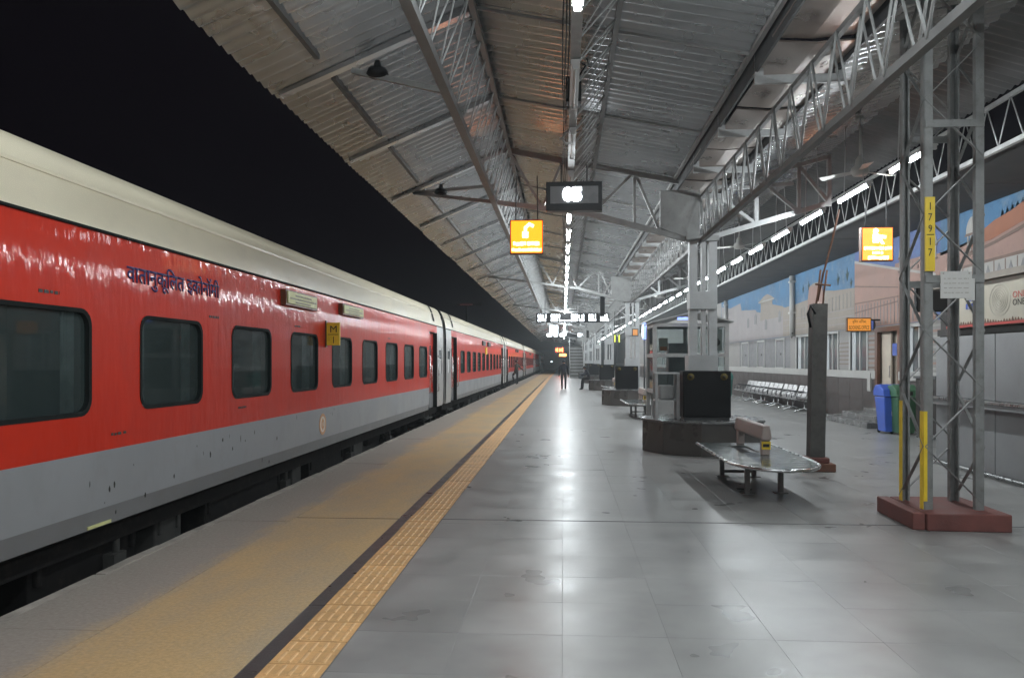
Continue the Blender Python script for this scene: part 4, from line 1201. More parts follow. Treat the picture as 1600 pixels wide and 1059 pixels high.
make_bin('waste_bin', 7.30, 17.75, 'binblue', 'tall blue plastic waste bin beside the entrance steps')
make_bin('waste_bin', 7.45, 17.42, 'bingreen', 'tall green plastic waste bin partly hidden behind the blue bin')
make_bin('waste_bin', 7.45, 35.6, 'teal', 'dark teal bin at the far end of the waiting benches')

# old post with bare bars
op = empty('cut_off_post', (3.72, 11.63, 0), label='dark cut-off steel post with rusty bars on a brown concrete foot', cat='post')
MB().prism([(-.27, -.2), (.22, -.24), (.24, .2), (-.24, .22)], .001, .12).build('foot', 'brownbase', op, bevel=.015)
MB().prism([(-.18, -.16), (.16, -.16), (.15, .16), (-.16, .16)], .118, .2).build('foot_cap', 'redbase', op, bevel=.02)
sh = MB()
for (x0, x1, y0, y1) in ((-.105, .105, -.1, -.085), (-.105, .105, .085, .1), (-.105, -.09, -.085, .085), (.06, .075, -.085, .085)): sh.box(x0, x1, y0, y1, .15, 2.45)
s_ = sh.build('shaft', 'post', op); s_.rotation_euler = (0, R(1.0), 0)
for (p) in ([(-.03, -.05, 2.3), (.02, -.05, 2.6), (.06, -.05, 2.95)], [(.1, 0, 2.3), (.12, 0, 2.6), (.17, 0, 2.95)], [(.05, .05, 2.5), (.13, .05, 2.9), (.26, .05, 3.4), (.36, .05, 3.85)], [(-.02, -.06, 2.74), (.2, -.06, 2.72)]):
    MB().tube(p, .014, 6).build('bare_bar', 'rust', op)
MB().tube([(-.1, -.1, 2.1), (-.14, -.1, 2.3), (-.1, -.1, 2.42), (-.03, -.1, 2.3)], .018, 6).build('cable', 'black', op)

# lattice mast
ms = empty('lattice_mast', (3.77, 7.97, 0), label='grey four-legged lattice mast with yellow 179 17 plate on red base', cat='mast')
MB().prism([(-.45, -.42), (-.42, .50), (-.30, .50), (-.34, -.44)], .001, .165).build('base_block', 'redbase', ms, bevel=.012)
MB().prism([(-.335, -.47), (.42, -.50), (.44, .48), (-.295, .48)], .001, .168).build('base_block', 'redbase', ms, bevel=.012)
HT = 6.6
LX, LY0, LY1 = .275, -.275, .26
for (x, y) in ((-LX, LY0), (LX, LY0), (-LX, LY1), (LX, LY1)):
    s1 = 1 if x < 0 else -1; s2 = 1 if y < 0 else -1
    l = MB().box(min(x, x + s1 * .075), max(x, x + s1 * .075), y - .008, y + .008, .15, HT).box(x - .008, x + .008, min(y, y + s2 * .07), max(y, y + s2 * .07), .15, HT)
    l.box(x + s1 * .065 - .01, x + s1 * .065 + .01, min(y + s2 * .009, y + s2 * .05), max(y + s2 * .009, y + s2 * .05), .15, HT)
    lo = l.build('leg', 'mast', ms)
    if x < 0:
        MB().box(x - .013, x - .009, min(y, y + s2 * .07), max(y, y + s2 * .07), .17, 1.12 if y < 0 else 1.2).box(x - .012, x + .022, y - .013, y - .009, .25, 1.12).build('yellow_band', 'yellowplate', lo)
stp_ = .56
k = 0; z = .22
while z < HT - .6:
    f = k % 2
    for (p, q) in (((-LX, LY0), (LX, LY0)), ((LX, LY1), (-LX, LY1)), ((-LX, LY0), (-LX, LY1)), ((LX, LY0), (LX, LY1))):
        a, c = (p, q) if f else (q, p)
        MB().bar((a[0], a[1], z), (c[0], c[1], z + stp_), .032, .008).build('brace', 'mast', ms)
    z += stp_; k += 1
for z in (2.40, 3.9):
    for (ya, yb_) in ((LY0 - .022, LY0 - .01), (LY1 + .01, LY1 + .022)): MB().box(-LX, LX, ya, yb_, z - .035, z + .035).build('batten', 'mast', ms)
MB().box(-LX - .005, -LX + .085, LY0 - .03, LY0 - .012, 2.475, 3.19).build('number_plate', 'yellowplate', ms)['label'] = 'yellow plate with black numerals 179 over 17'
for ch, z in (('1', 3.10), ('7', 2.995), ('9', 2.885), ('1', 2.76), ('7', 2.655)):
    text('numeral', ch, None, .07, (-LX + .04, LY0 - .031, z), '-y', 'bytext', ms)
MB().box(-LX + .008, -LX + .075, LY0 - .033, LY0 - .030, 2.822, 2.829).build('numeral_rule', 'bytext', ms)
nb = MB().box(-.14, .15, LY0 - .035, LY0 - .027, 2.21, 2.47).box(.10, .18, LY0 - .030, LY0 - .024, 2.19, 2.40).build('notice_board', 'paper', ms)
nd = MB()
for k in range(4): dashes(nd, -.11, .12, 2.26 + k * .045, 2.268 + k * .045, LY0 - .0362, LY0 - .0352, 40 + k, wmin=2, wmax=6, gap=1)
for x in (-.115, .125): nd.lathe([(.008, 0), (.008, .004)], (x, LY0 - .039, 2.45), 8, axis='y')
nd.build('notice_print', 'greyink', nb)
tv = empty('hanging_screen', (6.93, 15.0, 3.12), label='black flat screen hanging behind the lattice mast', cat='screen')
MB().box(-.29, .29, -.05, .05, -.58, 0).build('case', 'black', tv, bevel=.01); MB().box(-.26, .26, -.055, -.05, -.55, -.03).build('panel', 'dark', tv)
MB().tube([(0, 0, 0), (0, 0, 1.53)], .02, 8).build('drop_rod', 'steel_dk', tv)

# kiosk behind the first column
kx0, kx1, ky0, ky1 = 2.12, 3.76, 18.0, 19.4
ki = empty('glazed_kiosk', (3.03, 18.8, 0), label='white framed glazed kiosk with low gable roof behind the nearest column', cat='kiosk')
def kp(b, name, mats, **k):
    o = b.build(name, mats, ki, **k); o.location = (-3.03, -18.8, 0); return o
for x in (kx0, 3.03, kx1):
    for y in (ky0, ky1): kp(MB().box(x - .045, x + .045, y - .045, y + .045, 0, 2.45), 'post', 'steel')
for z in (.9, 1.75, 2.45):
    b = MB()
    for y in (ky0, ky1): b.box(kx0, kx1, y - .04, y + .04, z - .04, z + .04)
    for x in (kx0, kx1): b.box(x - .04, x + .04, ky0, ky1, z - .04, z + .04)
    kp(b, 'rail', 'steel')
kp(MB().prism([(kx0 - .08, 2.50), (3.03, 2.74), (kx1 + .14, 2.50), (kx1 + .14, 2.53), (3.03, 2.77), (kx0 - .08, 2.53)], ky0 - .12, ky1 + .12, 'xz'), 'roof', 'steel')
for (x0, x1) in ((kx0 + .05, 2.98), (3.08, kx1 - .05)):
    for (z0, z1) in ((.95, 1.70), (1.80, 2.40)): kp(MB().box(x0, x1, ky0 - .006, ky0 + .006, z0, z1), 'pane', 'kioskglass')
    kp(MB().box(x0, x1, ky0 - .01, ky0 + .01, .06, .86), 'lower_panel', 'steel')
for (z0, z1) in ((.95, 1.70), (1.80, 2.40)): kp(MB().box(kx0 - .006, kx0 + .006, ky0 + .05, ky1 - .05, z0, z1), 'pane', 'kioskglass')
kp(MB().box(2.2, 3.7, ky1 - .02, ky1 - .0, .1, .86), 'back_panel', 'steel'); kp(MB().box(2.25, 3.0, 18.95, 19.3, .1, 1.35), 'counter', 'steel')
kp(MB().box(2.55, 3.2, 18.85, 19.25, .4, 2.05), 'shelf_unit', 'stallgrey'); kp(MB().box(2.22, 2.42, ky0 + .02, ky0 + .03, 1.85, 2.15), 'poster', 'creamboard'); kp(MB().box(2.24, 2.4, ky0 + .016, ky0 + .02, 1.86, 1.95), 'poster', 'orangeink')
kp(MB().box(3.40, 3.66, ky0 + .02, ky0 + .03, 1.85, 2.36), 'poster', 'paper'); kp(MB().lathe([(.09, 0), (.09, .003)], (3.53, ky0 + .015, 2.05), 12, axis='y'), 'poster_print', 'dark')
kp(MB().box(2.62, 3.0, ky0 - .16, ky0 - .13, 2.56, 2.62), 'lit_strip', 'led_blue')

# ------------------------------------------------------------------ lamps
def make_tube(lit):
    t = empty('tube_light')
    MB().box(-.045, .045, -.62, .62, .028, .075).box(-.03, .03, -.62, -.585, -.02, .03).box(-.03, .03, .585, .62, -.02, .03).build('housing', 'housing', t)
    MB().tube([(0, -.58, 0), (0, .58, 0)], .017 if lit else .014, 5, caps=not lit).build('lamp', 'tube_on' if lit else 'tube_off', t)
    return t
rodm = None
tl = make_tube(True); first = True
trunk = empty('cable_trunking', (.12, 30, 4.57), label='grey cable trunking running above the central row of tube lights', cat='trunking')
MB().box(-.05, .05, -38, 87, .02, .09).build('channel', 'steel', trunk); 
for k in range(16): MB().tube([(0, -24 + k * 4.4, .09), (.1, -24 + k * 4.4, .14)], .012, 6).build('clip', 'steel_dk', trunk)
for q in range(3):
    pts = []
    for k in range(70):
        y = -24 + k * 1.1; pts.append((-.07 - .025 * q + .01 * math.sin(k * 1.7 + q), y, .10 - .035 * abs(math.sin(k * .72 + q)) - .02 * q))
    MB().tube(pts, .007, 5).build('cable', 'black', trunk)
n = 0
cy_lit = [-8.0, -5.5, -3.0, -.6, 1.6, 3.6, 5.75] + [15.5 + 2.16 * k for k in range(38)]  # those nearest and behind the camera are unseen, added to brighten the foreground
for y in cy_lit:
    t = tl if first else copy_tree(tl); first = False
    t.location = (.12, y, 4.50)
    if y < 3: tag(t, 'lit white tube light of the central row, out of view above the camera', 'tube light', 'central row of tube lights')
    else:
        n += 1; tag(t, f'{nth(n)} lit white tube light of the central row, counted from the camera', 'tube light', 'central row of tube lights')
right_y = [-8.0, -5.5, -3.0, -.5, 2.2, 5.0] + [10.27 + 1.99 * k for k in range(46)]  # the ones beside and behind the camera are unseen, added for foreground light
n = 0
for i, y in enumerate(right_y):
    t = copy_tree(tl); t.location = (4.5, y, 4.20)
    for dy in (-.4, .4):
        if y > 8:
            rd = MB().tube([(0, dy, .07), (-.12 if dy < 0 else .0, dy - .12, 1.6)], .009, 5) if rodm is None or len(rodm) < 2 else None
            if rd: 
                if rodm is None: rodm = []
                o = rd.build('hanging_rod', 'steel_w', t); rodm.append(o)
            else:
                o = rodm[0 if dy < 0 else 1].copy(); COL.objects.link(o); o.parent = t
    if y < 8: tag(t, 'lit white tube light of the right-hand row, out of view beside the camera', 'tube light', 'right-hand row of tube lights')
    else:
        n += 1; tag(t, f'{nth(n)} lit white tube light of the right-hand row, counted from the camera', 'tube light', 'right-hand row of tube lights')
tu = make_tube(False)
for k, y in enumerate((8.2, 10.4, 12.6)):
    t = tu if k == 0 else copy_tree(tu); t.location = (.12, y, 4.50)
    tag(t, f'{nth(k + 1)} unlit tube light of the central row, before the hanging display', 'tube light', 'unlit tube lights')
for t in []: pass
lp = empty('hooked_lamp', (.03, 10.1, 4.55), label='small white curled lamp fitting beside the central trunking', cat='lamp')
MB().tube([(.1, 0, .1), (0, 0, .05), (-.05, -.05, -.05), (0, -.1, -.12), (.08, -.05, -.1)], .018, 8).build('coil', 'housing', lp)
jb = empty('junction_box', (.12, 9.0, 4.60), label='black box hanging under the central girder above the display', cat='box')
MB().box(-.09, .09, -.12, .12, 0, .29).build('case', 'black', jb, bevel=.008)
MB().tube([(.05, -.1, .28), (.14, -.14, .40), (.06, -.1, .46), (-.04, -.1, .36)], .012, 6).tube([(0, -.1, .28), (.2, -.12, .36), (.15, -.1, .5)], .01, 6).build('cable', 'black', jb)
for k, (x, y, z, ww) in enumerate(((-2.15, 8.79, 4.93, 'near'), (-2.35, 14.67, 4.85, 'far'))):
    e = empty('bulkhead_lamp', (x, y, z), label=f'unlit dark round lamp under the train-side eave, {ww} one', cat='lamp', group='round lamps under the eave')
    MB().lathe([(.03, .16), (.05, .08), (.11, .06), (.13, 0), (.10, -.03), (.04, -.045)], (0, 0, 0), 16).build('shade', 'black', e)
    MB().tube([(0, 0, .15), (.12, 0, .2)], .012, 6).build('arm', 'steel', e)
# ceiling fans
def make_fan():
    f = empty('ceiling_fan', (4.5, 12, 5.3))
    MB().lathe([(.05, 0), (.075, -.06), (.02, -.10)], (0, 0, 0), 14).build('top_canopy', 'fan', f)
    MB().tube([(0, 0, -.08), (0, 0, -.62)], .014, 8).build('down_rod', 'fan', f)
    hb = MB().lathe([(.02, -.60), (.06, -.66), (.075, -.74), (.125, -.79), (.135, -.85), (.10, -.90), (.03, -.91)], (0, 0, 0), 20).build('motor', 'fan', f)
    for k in range(3):
        a = R(20 + 120 * k); c, s = math.cos(a), math.sin(a)
        b = MB(); L0, L1 = .12, .60
        vs = []
        for (l, wd, z) in ((L0, .03, -.84), (.22, .055, -.845), (L1, .075, -.86)):
            for q in (-1, 1):
                vs.append((c * l - s * wd * q, s * l + c * wd * q, z + .012 * q))
        vs += [(v[0], v[1], v[2] - .006) for v in vs]
        b.add(vs, [(0, 2, 3, 1), (2, 4, 5, 3), (6, 7, 9, 8), (8, 9, 11, 10), (0, 6, 8, 2), (2, 8, 10, 4), (1, 3, 9, 7), (3, 5, 11, 9), (4, 10, 11, 5)])
        b.build('blade', 'fan', f)
    return f
fn = make_fan()
for k, y in enumerate((12.0, 19.6, 27.0, 34.5, 42.0)):
    c = fn if k == 0 else copy_tree(fn); c.location = (4.5 - (.1 if k else 0), y, 5.33); c.rotation_euler = (0, 0, .5 * k)
    tag(c, f'{nth(k + 1)} cream ceiling fan from the camera, under the right wing of the canopy', 'fan', 'ceiling fans')

# ------------------------------------------------------------------ signs and displays
def orange_sign(x, y, z, w_, h_, label, kind):
    s = empty('hanging_sign', (x, y, z), label=label, cat='sign')
    MB().box(-w_ / 2, w_ / 2, -.06, .06, -h_ / 2, h_ / 2).build('frame', 'brownframe', s, bevel=.008)
    for d, q in ((-1, 'f'), (1, 'b')):
        MB().box(-w_ / 2 + .02, w_ / 2 - .02, min(d * .06, d * .066), max(d * .06, d * .066), -h_ / 2 + .02, h_ / 2 - .02).build('face', 'orange_on', s)
    yb, yf = -.066, -.069
    p = MB()
    if kind == 'tap':
        p.tube([(-.02, yf, .10), (-.02, yf, .16), (.05, yf, .22), (.12, yf, .18)], .03, 6); p.box(-.075, .03, yf, yb, -.02, .09)
        p2 = MB(); dashes(p2, -w_ * .40, w_ * .38, -.155, -.085, yf, yb, 3, gap=.15); dashes(p2, -w_ * .44, w_ * .44, -.255, -.20, yf, yb, 5, gap=.12)
    else:
        p.lathe([(.045, yf), (.045, yb)], (-.03, 0, .22), 14, axis='y'); p.box(-.08, .02, yf, yb, .02, .17); p.prism([(.02, .16), (.14, .14), (.14, .09), (.06, .09), (.12, .0), (.07, -.01), (.0, .09)], yf, yb, 'xz')
        p2 = MB(); dashes(p2, -w_ * .42, w_ * .44, -.10, -.045, yf, yb, 7, gap=.15); dashes(p2, -w_ * .16, w_ * .2, -.175, -.13, yf, yb, 8, gap=.2); dashes(p2, -w_ * .3, w_ * .34, -.265, -.205, yf, yb, 9, gap=.1)
    p.build('pictogram', 'white_on', s); tag(p2.build('print', 'white_on', s), kind='stuff')
    for x_ in (-w_ * .33, w_ * .33):
        MB().tube([(x_, 0, h_ / 2), (x_ * .95, 0, h_ / 2 + .78)], .011, 6).build('drop_rod', 'steel_dk', s)
    return s
orange_sign(-.64, 13.5, 3.785, .585, .60, 'square orange lit sign with tap symbol hanging under the left girder', 'tap')
orange_sign(5.33, 13.5, 3.60, .53, .58, 'square orange lit sign with person symbol hanging before the mural', 'person')
dc = empty('digital_display', (.17, 12, 4.16), label='grey framed digital display with bright white digits in the centre', cat='display')
MB().box(-.435, .435, -.09, .09, -.225, .225).build('case', 'dispframe', dc, bevel=.012)
MB().box(-.37, .37, -.096, -.09, -.115, .15).build('screen', 'screen', dc)
text('digits', '05', .30, .23, (-.03, -.098, .025), '-y', 'led_clock', dc, bold=.07)  # strokes thickened to imitate the glow around the lit digits
for o_ in (dc.children[-1],): o_.scale = (1, 1, 1)
MB().tube([(-.2, 0, .22), (-.2, 0, .5)], .012, 6).build('drop_rod', 'steel_dk', dc); MB().tube([(.2, 0, .22), (.2, 0, .5)], .012, 6).build('drop_rod', 'steel_dk', dc)
# far train information board across the platform
ib = empty('information_board', (.56, 44.0, 4.1), label='long dark LED board with white text blocks across the far platform', cat='display')
MB().box(-2.1, 2.1, -.08, .08, -.27, .27).build('case', 'black', ib)
for j, (x0, x1) in enumerate(((-2.0, -1.48), (-1.25, -.75), (-.1, .62), (.9, 1.32), (1.55, 2.02))):
    d = MB(); dashes(d, x0, x1, -.02, .20, -.09, -.08, 20 + j, wmin=.14, wmax=.3, gap=.22); dashes(d, x0, x1, -.2, -.05, -.09, -.08, 30 + j, wmin=.25, wmax=.5, gap=.3)
    d.build('led_block', 'led_white', ib)
d = MB(); dashes(d, -.75, -.1, -.2, -.12, -.09, -.08, 50); d.build('led_block', 'led_white', ib)
for x_ in (-1.6, 0, 1.6): MB().tube([(x_, 0, .27), (x_, 0, 1.0)], .02, 6).build('drop_rod', 'steel_dk', ib)
pb = empty('platform_board', (.54, 43.2, 4.58), label='small pale rectangular board above the LED board', cat='sign')
MB().box(-.31, .31, -.04, .04, -.2, .2).build('frame', 'steel_w', pb); MB().box(-.25, .25, -.045, -.04, -.14, .14).build('face', 'dispframe', pb)
d = MB(); dashes(d, -.2, .2, -.06, .0, -.048, -.045, 9); dashes(d, -.2, .2, .04, .09, -.048, -.045, 8); d.build('print', 'paper', pb)
def litbox(name, x, y, z, w_, h_, m_, label, drop=.5, cat='sign'):
    s = empty(name, (x, y, z), label=label, cat=cat)
    MB().box(-w_ / 2, w_ / 2, -.06, .06, -h_ / 2, h_ / 2).build('case', 'dispframe', s)
    MB().box(-w_ / 2 + .03, w_ / 2 - .03, -.068, -.06, -h_ / 2 + .03, h_ / 2 - .03).build('face', m_, s)
    if drop: MB().tube([(0, 0, h_ / 2), (0, 0, h_ / 2 + drop)], .015, 6).build('drop_rod', 'steel_dk', s)
    return s
litbox('lit_sign', -.74, 60, 4.05, .74, .84, 'led_soft', 'square white lit sign left of the central lamps, far down', .5)
litbox('lit_sign', .05, 47, 4.36, .42, .3, 'led_white', 'small bright white display hanging just above the far LED board', .3, 'display')
litbox('lit_sign', .05, 70, 4.1, .5, .32, 'led_white', 'small white display over the platform centre beyond the LED board', .4, 'display')
ib2 = empty('information_board', (.55, 78, 4.3), label='farther LED board with white blocks beyond the first one', cat='display')
MB().box(-2.3, 2.3, -.08, .08, -.22, .22).build('case', 'black', ib2)
for j, (x0, x1) in enumerate(((-2.2, -1.7), (-1.5, -1.1), (-.9, -.4), (.9, 1.5), (1.6, 2.2))): MB().box(x0, x1, -.09, -.08, -.15, .15).build('led_block', 'led_white', ib2)
rl = litbox('lit_sign', -.47, 95, 3.06, 1.1, .8, 'black', 'red LED display far down the platform', .8, 'display')
d = MB(); dashes(d, -.45, .45, -.25, .25, -.08, -.068, 12, wmin=.15, wmax=.4, gap=.1); d.build('led_block', 'led_red', rl)
ol = litbox('lit_sign', -.05, 96, 2.43, .9, .36, 'led_orange', 'orange lit sign just below the far red display', 0)
rs = empty('round_sign', (2.72, 26, 2.62), label='round blue and white lit sign left of the glazed kiosk', cat='sign')
MB().lathe([(.27, -.05), (.28, 0), (.27, .05)], (0, 0, 0), 24, axis='x').build('case', 'led_blue', rs); MB().lathe([(.22, -.07), (.22, -.05)], (0, 0, 0), 24, axis='x').build('face', 'led_soft', rs)
MB().tube([(0, 0, -.27), (0, 0, -2.62)], .03, 8).build('post', 'steel_dk', rs)
litbox('lit_sign', 2.50, 27.0, 2.62, .22, .26, 'orange_dim', 'small orange lit box beside the round sign', .0)
for k, x in enumerate((2.05, 2.22)):
    litbox('lit_sign', x, 30.8, 2.52, .10, .34, 'led_green', ('left' if k == 0 else 'right') + ' of two narrow yellow-green lit signs on the second column', .9)
for k, (x, y, z) in enumerate(((1.67, 33, 4.48), (1.9, 60, 4.4))):
    sp_ = empty('speaker_column', (x, y, z), label=('nearer' if k == 0 else 'farther') + ' dark column loudspeaker hanging under the canopy right of centre', cat='loudspeaker', group='hanging loudspeakers')
    MB().box(-.1, .1, -.09, .09, -.95, -.1).build('case', 'black', sp_, bevel=.02); MB().tube([(0, 0, -.1), (0, 0, .45)], .015, 6).build('drop_rod', 'steel_dk', sp_)

# ------------------------------------------------------------------ footbridge stair, far end
stair = empty('footbridge_stair', (1.34, 75, 0), label='grey footbridge staircase rising at the far end of the platform', cat='staircase')
for k in range(20): MB().box(-.65, .65, k * .30, k * .30 + .33, .16 * k, .16 * k + .16).build('step', 'granite' if k % 2 else 'steel', stair)
for s in (-1, 1):
    MB().prism([(0, 0), (6.2, 3.2), (6.2, 4.1), (0, .95)], s * .68 - .03, s * .68 + .03, 'yz').build('side_wall', 'steel', stair)
MB().box(-.7, .7, 6.2, 9.5, 3.0, 3.2).build('landing', 'steel', stair)
fb = empty('far_building', (-6, 172, -1.1), label='dim building with small lights closing the far end of the track', cat='building')
MB().box(-14, 9, 0, 6, 0, 5.0).build('wall', 'plinth', fb); MB().box(-14.3, 9.3, -.3, 6.3, 5.0, 5.3).build('roof', 'steel_dk', fb)
for k in range(6): MB().box(-6 + k * 2.3, -5.6 + k * 2.3, -.03, 0, 2.6, 2.85).build('window', 'led_soft' if k in (2, 4) else 'winpane', fb)
rb = empty('track_signal_sign', (-7.6, 60, -1.1), label='faint red lit strip in the black sky above the train', cat='sign')
MB().box(-.5, .5, -.03, .03, 7.16, 7.22).build('lit_strip', 'redsmall', rb); MB().box(-1.2, 1.2, .04, .12, 7.08, 7.31).build('panel', 'black', rb)
MB().box(-.08, .08, .13, .25, 0, 7.3).build('post', 'black', rb)

# ------------------------------------------------------------------ people
def person(label, loc, rz, J, mats, group=None, mask=False, hood=False):
    """J: joints in a frame facing +y. One skinned body mesh; hair is a child."""
    root = empty('person', loc, rz, label=label, cat='person')
    nodes = []; edges = []; tags = []
    def nd(p, r, t): nodes.append((Vector(p), r, t)); return len(nodes) - 1
    def ed(a, b): edges.append((a, b))
    pv = nd(J['pelvis'], .135, 'leg'); sp1 = nd(J['spine'], .155, 'top'); chs = nd(J['chest'], .168, 'top'); nk = nd(J['neck'], .058, 'skin'); hd = nd(J['head'], .092, 'skin'); ht = nd(Vector(J['head']) + Vector((0, .0, .085)), .078, 'skin')
    for a, b in ((pv, sp1), (sp1, chs), (chs, nk), (nk, hd), (hd, ht)): ed(a, b)
    hands = []
    for s in 'lr':
        sh_ = nd(J['sh' + s], .082, 'top'); el = nd(J['el' + s], .064, 'top'); wr = nd(J['wr' + s], .040, 'top')
        d = (Vector(J['wr' + s]) - Vector(J['el' + s])).normalized(); pm = nd(Vector(J['wr' + s]) + d * .07, .034, 'skin')
        ed(chs, sh_); ed(sh_, el); ed(el, wr); ed(wr, pm); hands.append((Vector(J['wr' + s]) + d * .09, d, s))
        hp_ = nd(J['hip' + s], .10, 'leg'); kn = nd(J['kn' + s], .072, 'leg'); an = nd(J['an' + s], .05, 'leg'); to = nd(J['to' + s], .04, 'shoe')
        ed(pv, hp_); ed(hp_, kn); ed(kn, an); ed(an, to)
    me = bpy.data.meshes.new('person_body'); me.from_pydata([n_[0] for n_ in nodes], edges, [])
    ob = bpy.data.objects.new('tmp', me); COL.objects.link(ob)
    sk = ob.modifiers.new('s', 'SKIN'); sk.use_smooth_shade = True; sk.branch_smoothing = .6
    if not me.skin_vertices: me.skin_vertices.new() if hasattr(me.skin_vertices, 'new') else None
    for i, n_ in enumerate(nodes):
        v = me.skin_vertices[0].data[i]; v.radius = (n_[1], n_[1] * (.78 if n_[2] == 'top' and i < 3 else 1)); v.use_root = (i == 0)
    ss = ob.modifiers.new('ss', 'SUBSURF'); ss.levels = 2; ss.render_levels = 2
    dg = bpy.context.evaluated_depsgraph_get(); dg.update()
    m2 = bpy.data.meshes.new_from_object(ob.evaluated_get(dg)); bpy.data.objects.remove(ob)
    order_ = ['skin', 'top', 'leg', 'shoe']
    mb = MB(); mb.v = [tuple(v.co) for v in m2.vertices]
    for p in m2.polygons:
        c = p.center; best = None
        for (a, b) in edges:
            pa, pb2 = nodes[a][0], nodes[b][0]; ab = pb2 - pa; t = max(0, min(1, (c - pa).dot(ab) / max(ab.length_squared, 1e-9)))
            dd = (c - pa - ab * t).length - (nodes[a][1] * (1 - t) + nodes[b][1] * t)
            if best is None or dd < best[0]: best = (dd, nodes[b][2] if t > .45 else nodes[a][2], b)
        tg = best[1]
        mb.f.append(tuple(p.vertices)); mb.m.append(order_.index(tg)); mb.s.append(True)
    # fingers rooted in the palm, a thumb from its side
    for (p, d, s) in hands:
        side_ = d.cross(Vector((0, 0, 1))); side_ = side_.normalized() if side_.length > .1 else Vector((0, 1, 0))
        nrm = d.cross(side_).normalized()
        for q, ln in ((-1.5, .062), (-.5, .075), (.5, .08), (1.5, .07)):
            a = p + side_ * (q * .017); mb.tube([a - d * .02, a + d * ln * .5 + nrm * .006, a + d * ln + nrm * .022], [.010, .009, .007], 6, 0)
        a = p - d * .04 + side_ * .03; mb.tube([a, a + side_ * .025 + d * .03, a + side_ * .03 + d * .06 + nrm * .01], [.012, .010, .008], 6, 0)
    # face: nose, ears, eyes
    hc = Vector(J['head']) + Vector((0, 0, .03))
    mb.tube([hc + Vector((0, .085, .03)), hc + Vector((0, .112, -.005)), hc + Vector((0, .088, -.02))], [.010, .017, .012], 6, 0)
    for s in (-1, 1):
        mb.lathe([(.012, -.012), (.026, 0), (.012, .012)], hc + Vector((s * .092, 0, 0)), 8, 0, 'x')
        mb.lathe([(.006, -.006), (.011, 0), (.005, .006)], hc + Vector((s * .034, .087, .028)), 8, 4, 'y')
    mb.tube([hc + Vector((-.028, .086, -.05)), hc + Vector((0, .093, -.05)), hc + Vector((.028, .086, -.05))], .006, 6, 4)
    mb.build('body', [mats['skin'], mats['top'], mats['leg'], mats['shoe'], 'hair'], root, recalc=False)
    hr = MB()
    prof = [(.001, .135), (.05, .125), (.085, .09), (.102, .045), (.105, .0), (.10, -.03)]
    hr.lathe(prof, (hc.x, hc.y - .012, hc.z + .0), 16)
    hr.build('hood' if hood else 'hair', mats.get('hood', 'hair') if hood else 'hair', root)
    if mask: MB().lathe([(.03, -.02), (.062, .0), (.03, .03)], (hc.x, hc.y + .075, hc.z - .03), 12, axis='y').build('face_mask', 'paper', root)
    return root
def stand(dl=0, dr=0, lift=0):
    return dict(pelvis=(0, 0, .92), spine=(0, 0, 1.12), chest=(0, 0, 1.33), neck=(0, .015, 1.47), head=(0, .03, 1.555),
                shl=(-.18, 0, 1.38), ell=(-.24, -.04, 1.10), wrl=(-.25, .03, .86), shr=(.18, 0, 1.38), elr=(.24, -.04, 1.10), wrr=(.25, .03, .86),
                hipl=(-.09, 0, .88), knl=(-.10, .03 + dl * .5, .48), anl=(-.10, dl, .07), tol=(-.10, dl + .15, .035),
                hipr=(.09, 0, .88), knr=(.10, .03 + dr * .5, .48), anr=(.10, dr, .07), tor=(.10, dr + .15, .035))
A = stand(-.12, .16); A['wrl'] = (-.27, .1, .88); A['wrr'] = (.27, -.06, .87)
person('person in dark hooded jacket walking away down the middle of the platform', (.03, 44.6, 0), 0, A, dict(skin='skin', top='navy', leg='trousers', shoe='trousers', hood='navy'), hood=True)
B = stand(0, -.02); B['knl'] = (-.1, .30, .62); B['anl'] = (-.10, .16, .26); B['tol'] = (-.10, .31, .22); B['elr'] = (.24, -.18, 1.14); B['wrr'] = (.27, -.36, 1.0)
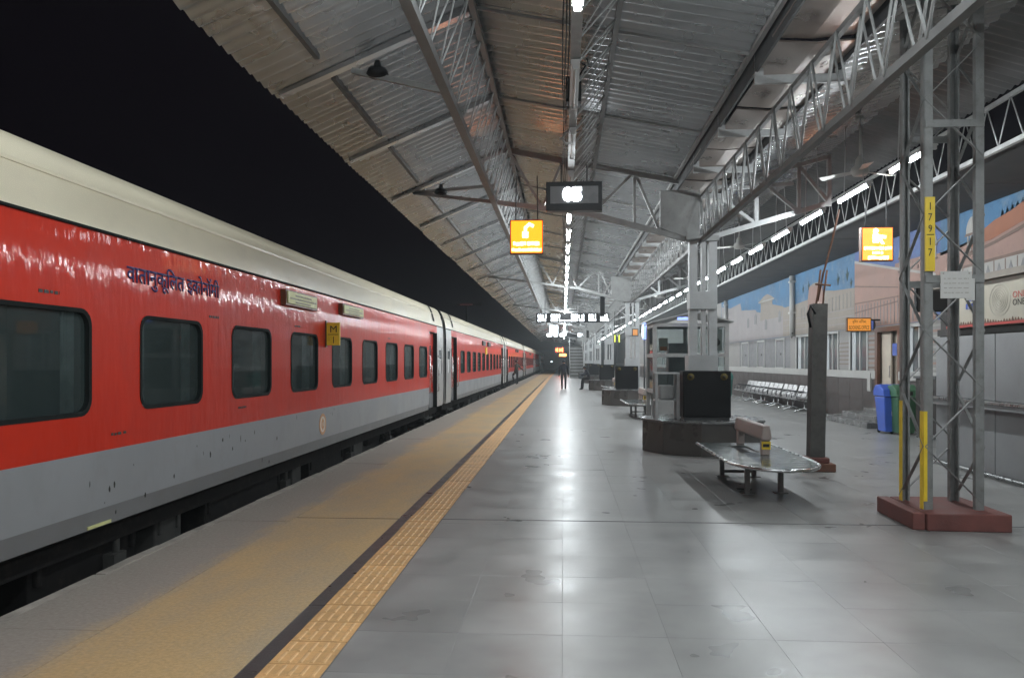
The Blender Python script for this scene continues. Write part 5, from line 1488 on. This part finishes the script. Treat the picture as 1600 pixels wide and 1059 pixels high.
person('person in dark clothes and pale mask lifting one foot to board the train', (-3.30, 54.5, 0), R(62), B, dict(skin='skin', top='olive', leg='trousers', shoe='trousers'), mask=True)
C = dict(pelvis=(0, 0, .68), spine=(0, .06, .86), chest=(0, .16, 1.04), neck=(0, .24, 1.15), head=(0, .29, 1.22),
         shl=(-.18, .18, 1.08), ell=(-.24, .28, .86), wrl=(-.12, .46, .84), shr=(.18, .18, 1.08), elr=(.24, .28, .86), wrr=(.10, .46, .84),
         hipl=(-.09, .02, .68), knl=(-.12, .40, .62), anl=(-.12, .46, .07), tol=(-.12, .61, .035), hipr=(.09, .02, .68), knr=(.12, .40, .60), anr=(.12, .42, .07), tor=(.12, .57, .035))
person('person in dark clothes seated on the third plinth, leaning forward', (1.50, 43.75, 0), R(80), C, dict(skin='skin', top='navy', leg='trousers', shoe='shoe'))
bag = empty('bag', (1.02, 43.85, .62), label='grey bag held on the lap of the seated person', cat='bag')
MB().box(-.12, .14, -.16, .16, .0, .34).build('body', 'greycloth', bag, bevel=.05); MB().tube([(0, -.1, .33), (0, -.05, .45), (0, .05, .45), (0, .1, .33)], .012, 6).build('strap', 'greycloth', bag)
D = stand(.05, -.03)
person('person in dark clothes standing beside the far end of the train', (-2.95, 108, 0), R(170), D, dict(skin='skin', top='navy', leg='trousers', shoe='trousers'))

# ------------------------------------------------------------------ haze volume along the platform, added to imitate lens bloom
hz = bpy.data.materials.new('haze'); hz.use_nodes = True
hn = hz.node_tree; hn.nodes.remove(hn.nodes['Principled BSDF'])
pv = hn.nodes.new('ShaderNodeVolumePrincipled'); pv.inputs['Color'].default_value = (.80, .86, .88, 1); pv.inputs['Density'].default_value = .0019
pv.inputs['Anisotropy'].default_value = .35
hn.links.new(pv.outputs[0], hn.nodes['Material Output'].inputs['Volume'])
M['haze'] = hz
h = MB().box(-31, 31, -16, 196, -2.2, 7.4).build('haze', 'haze'); tag(h, 'thin pale haze volume over the platform, added to imitate lens bloom', 'haze', kind='stuff')
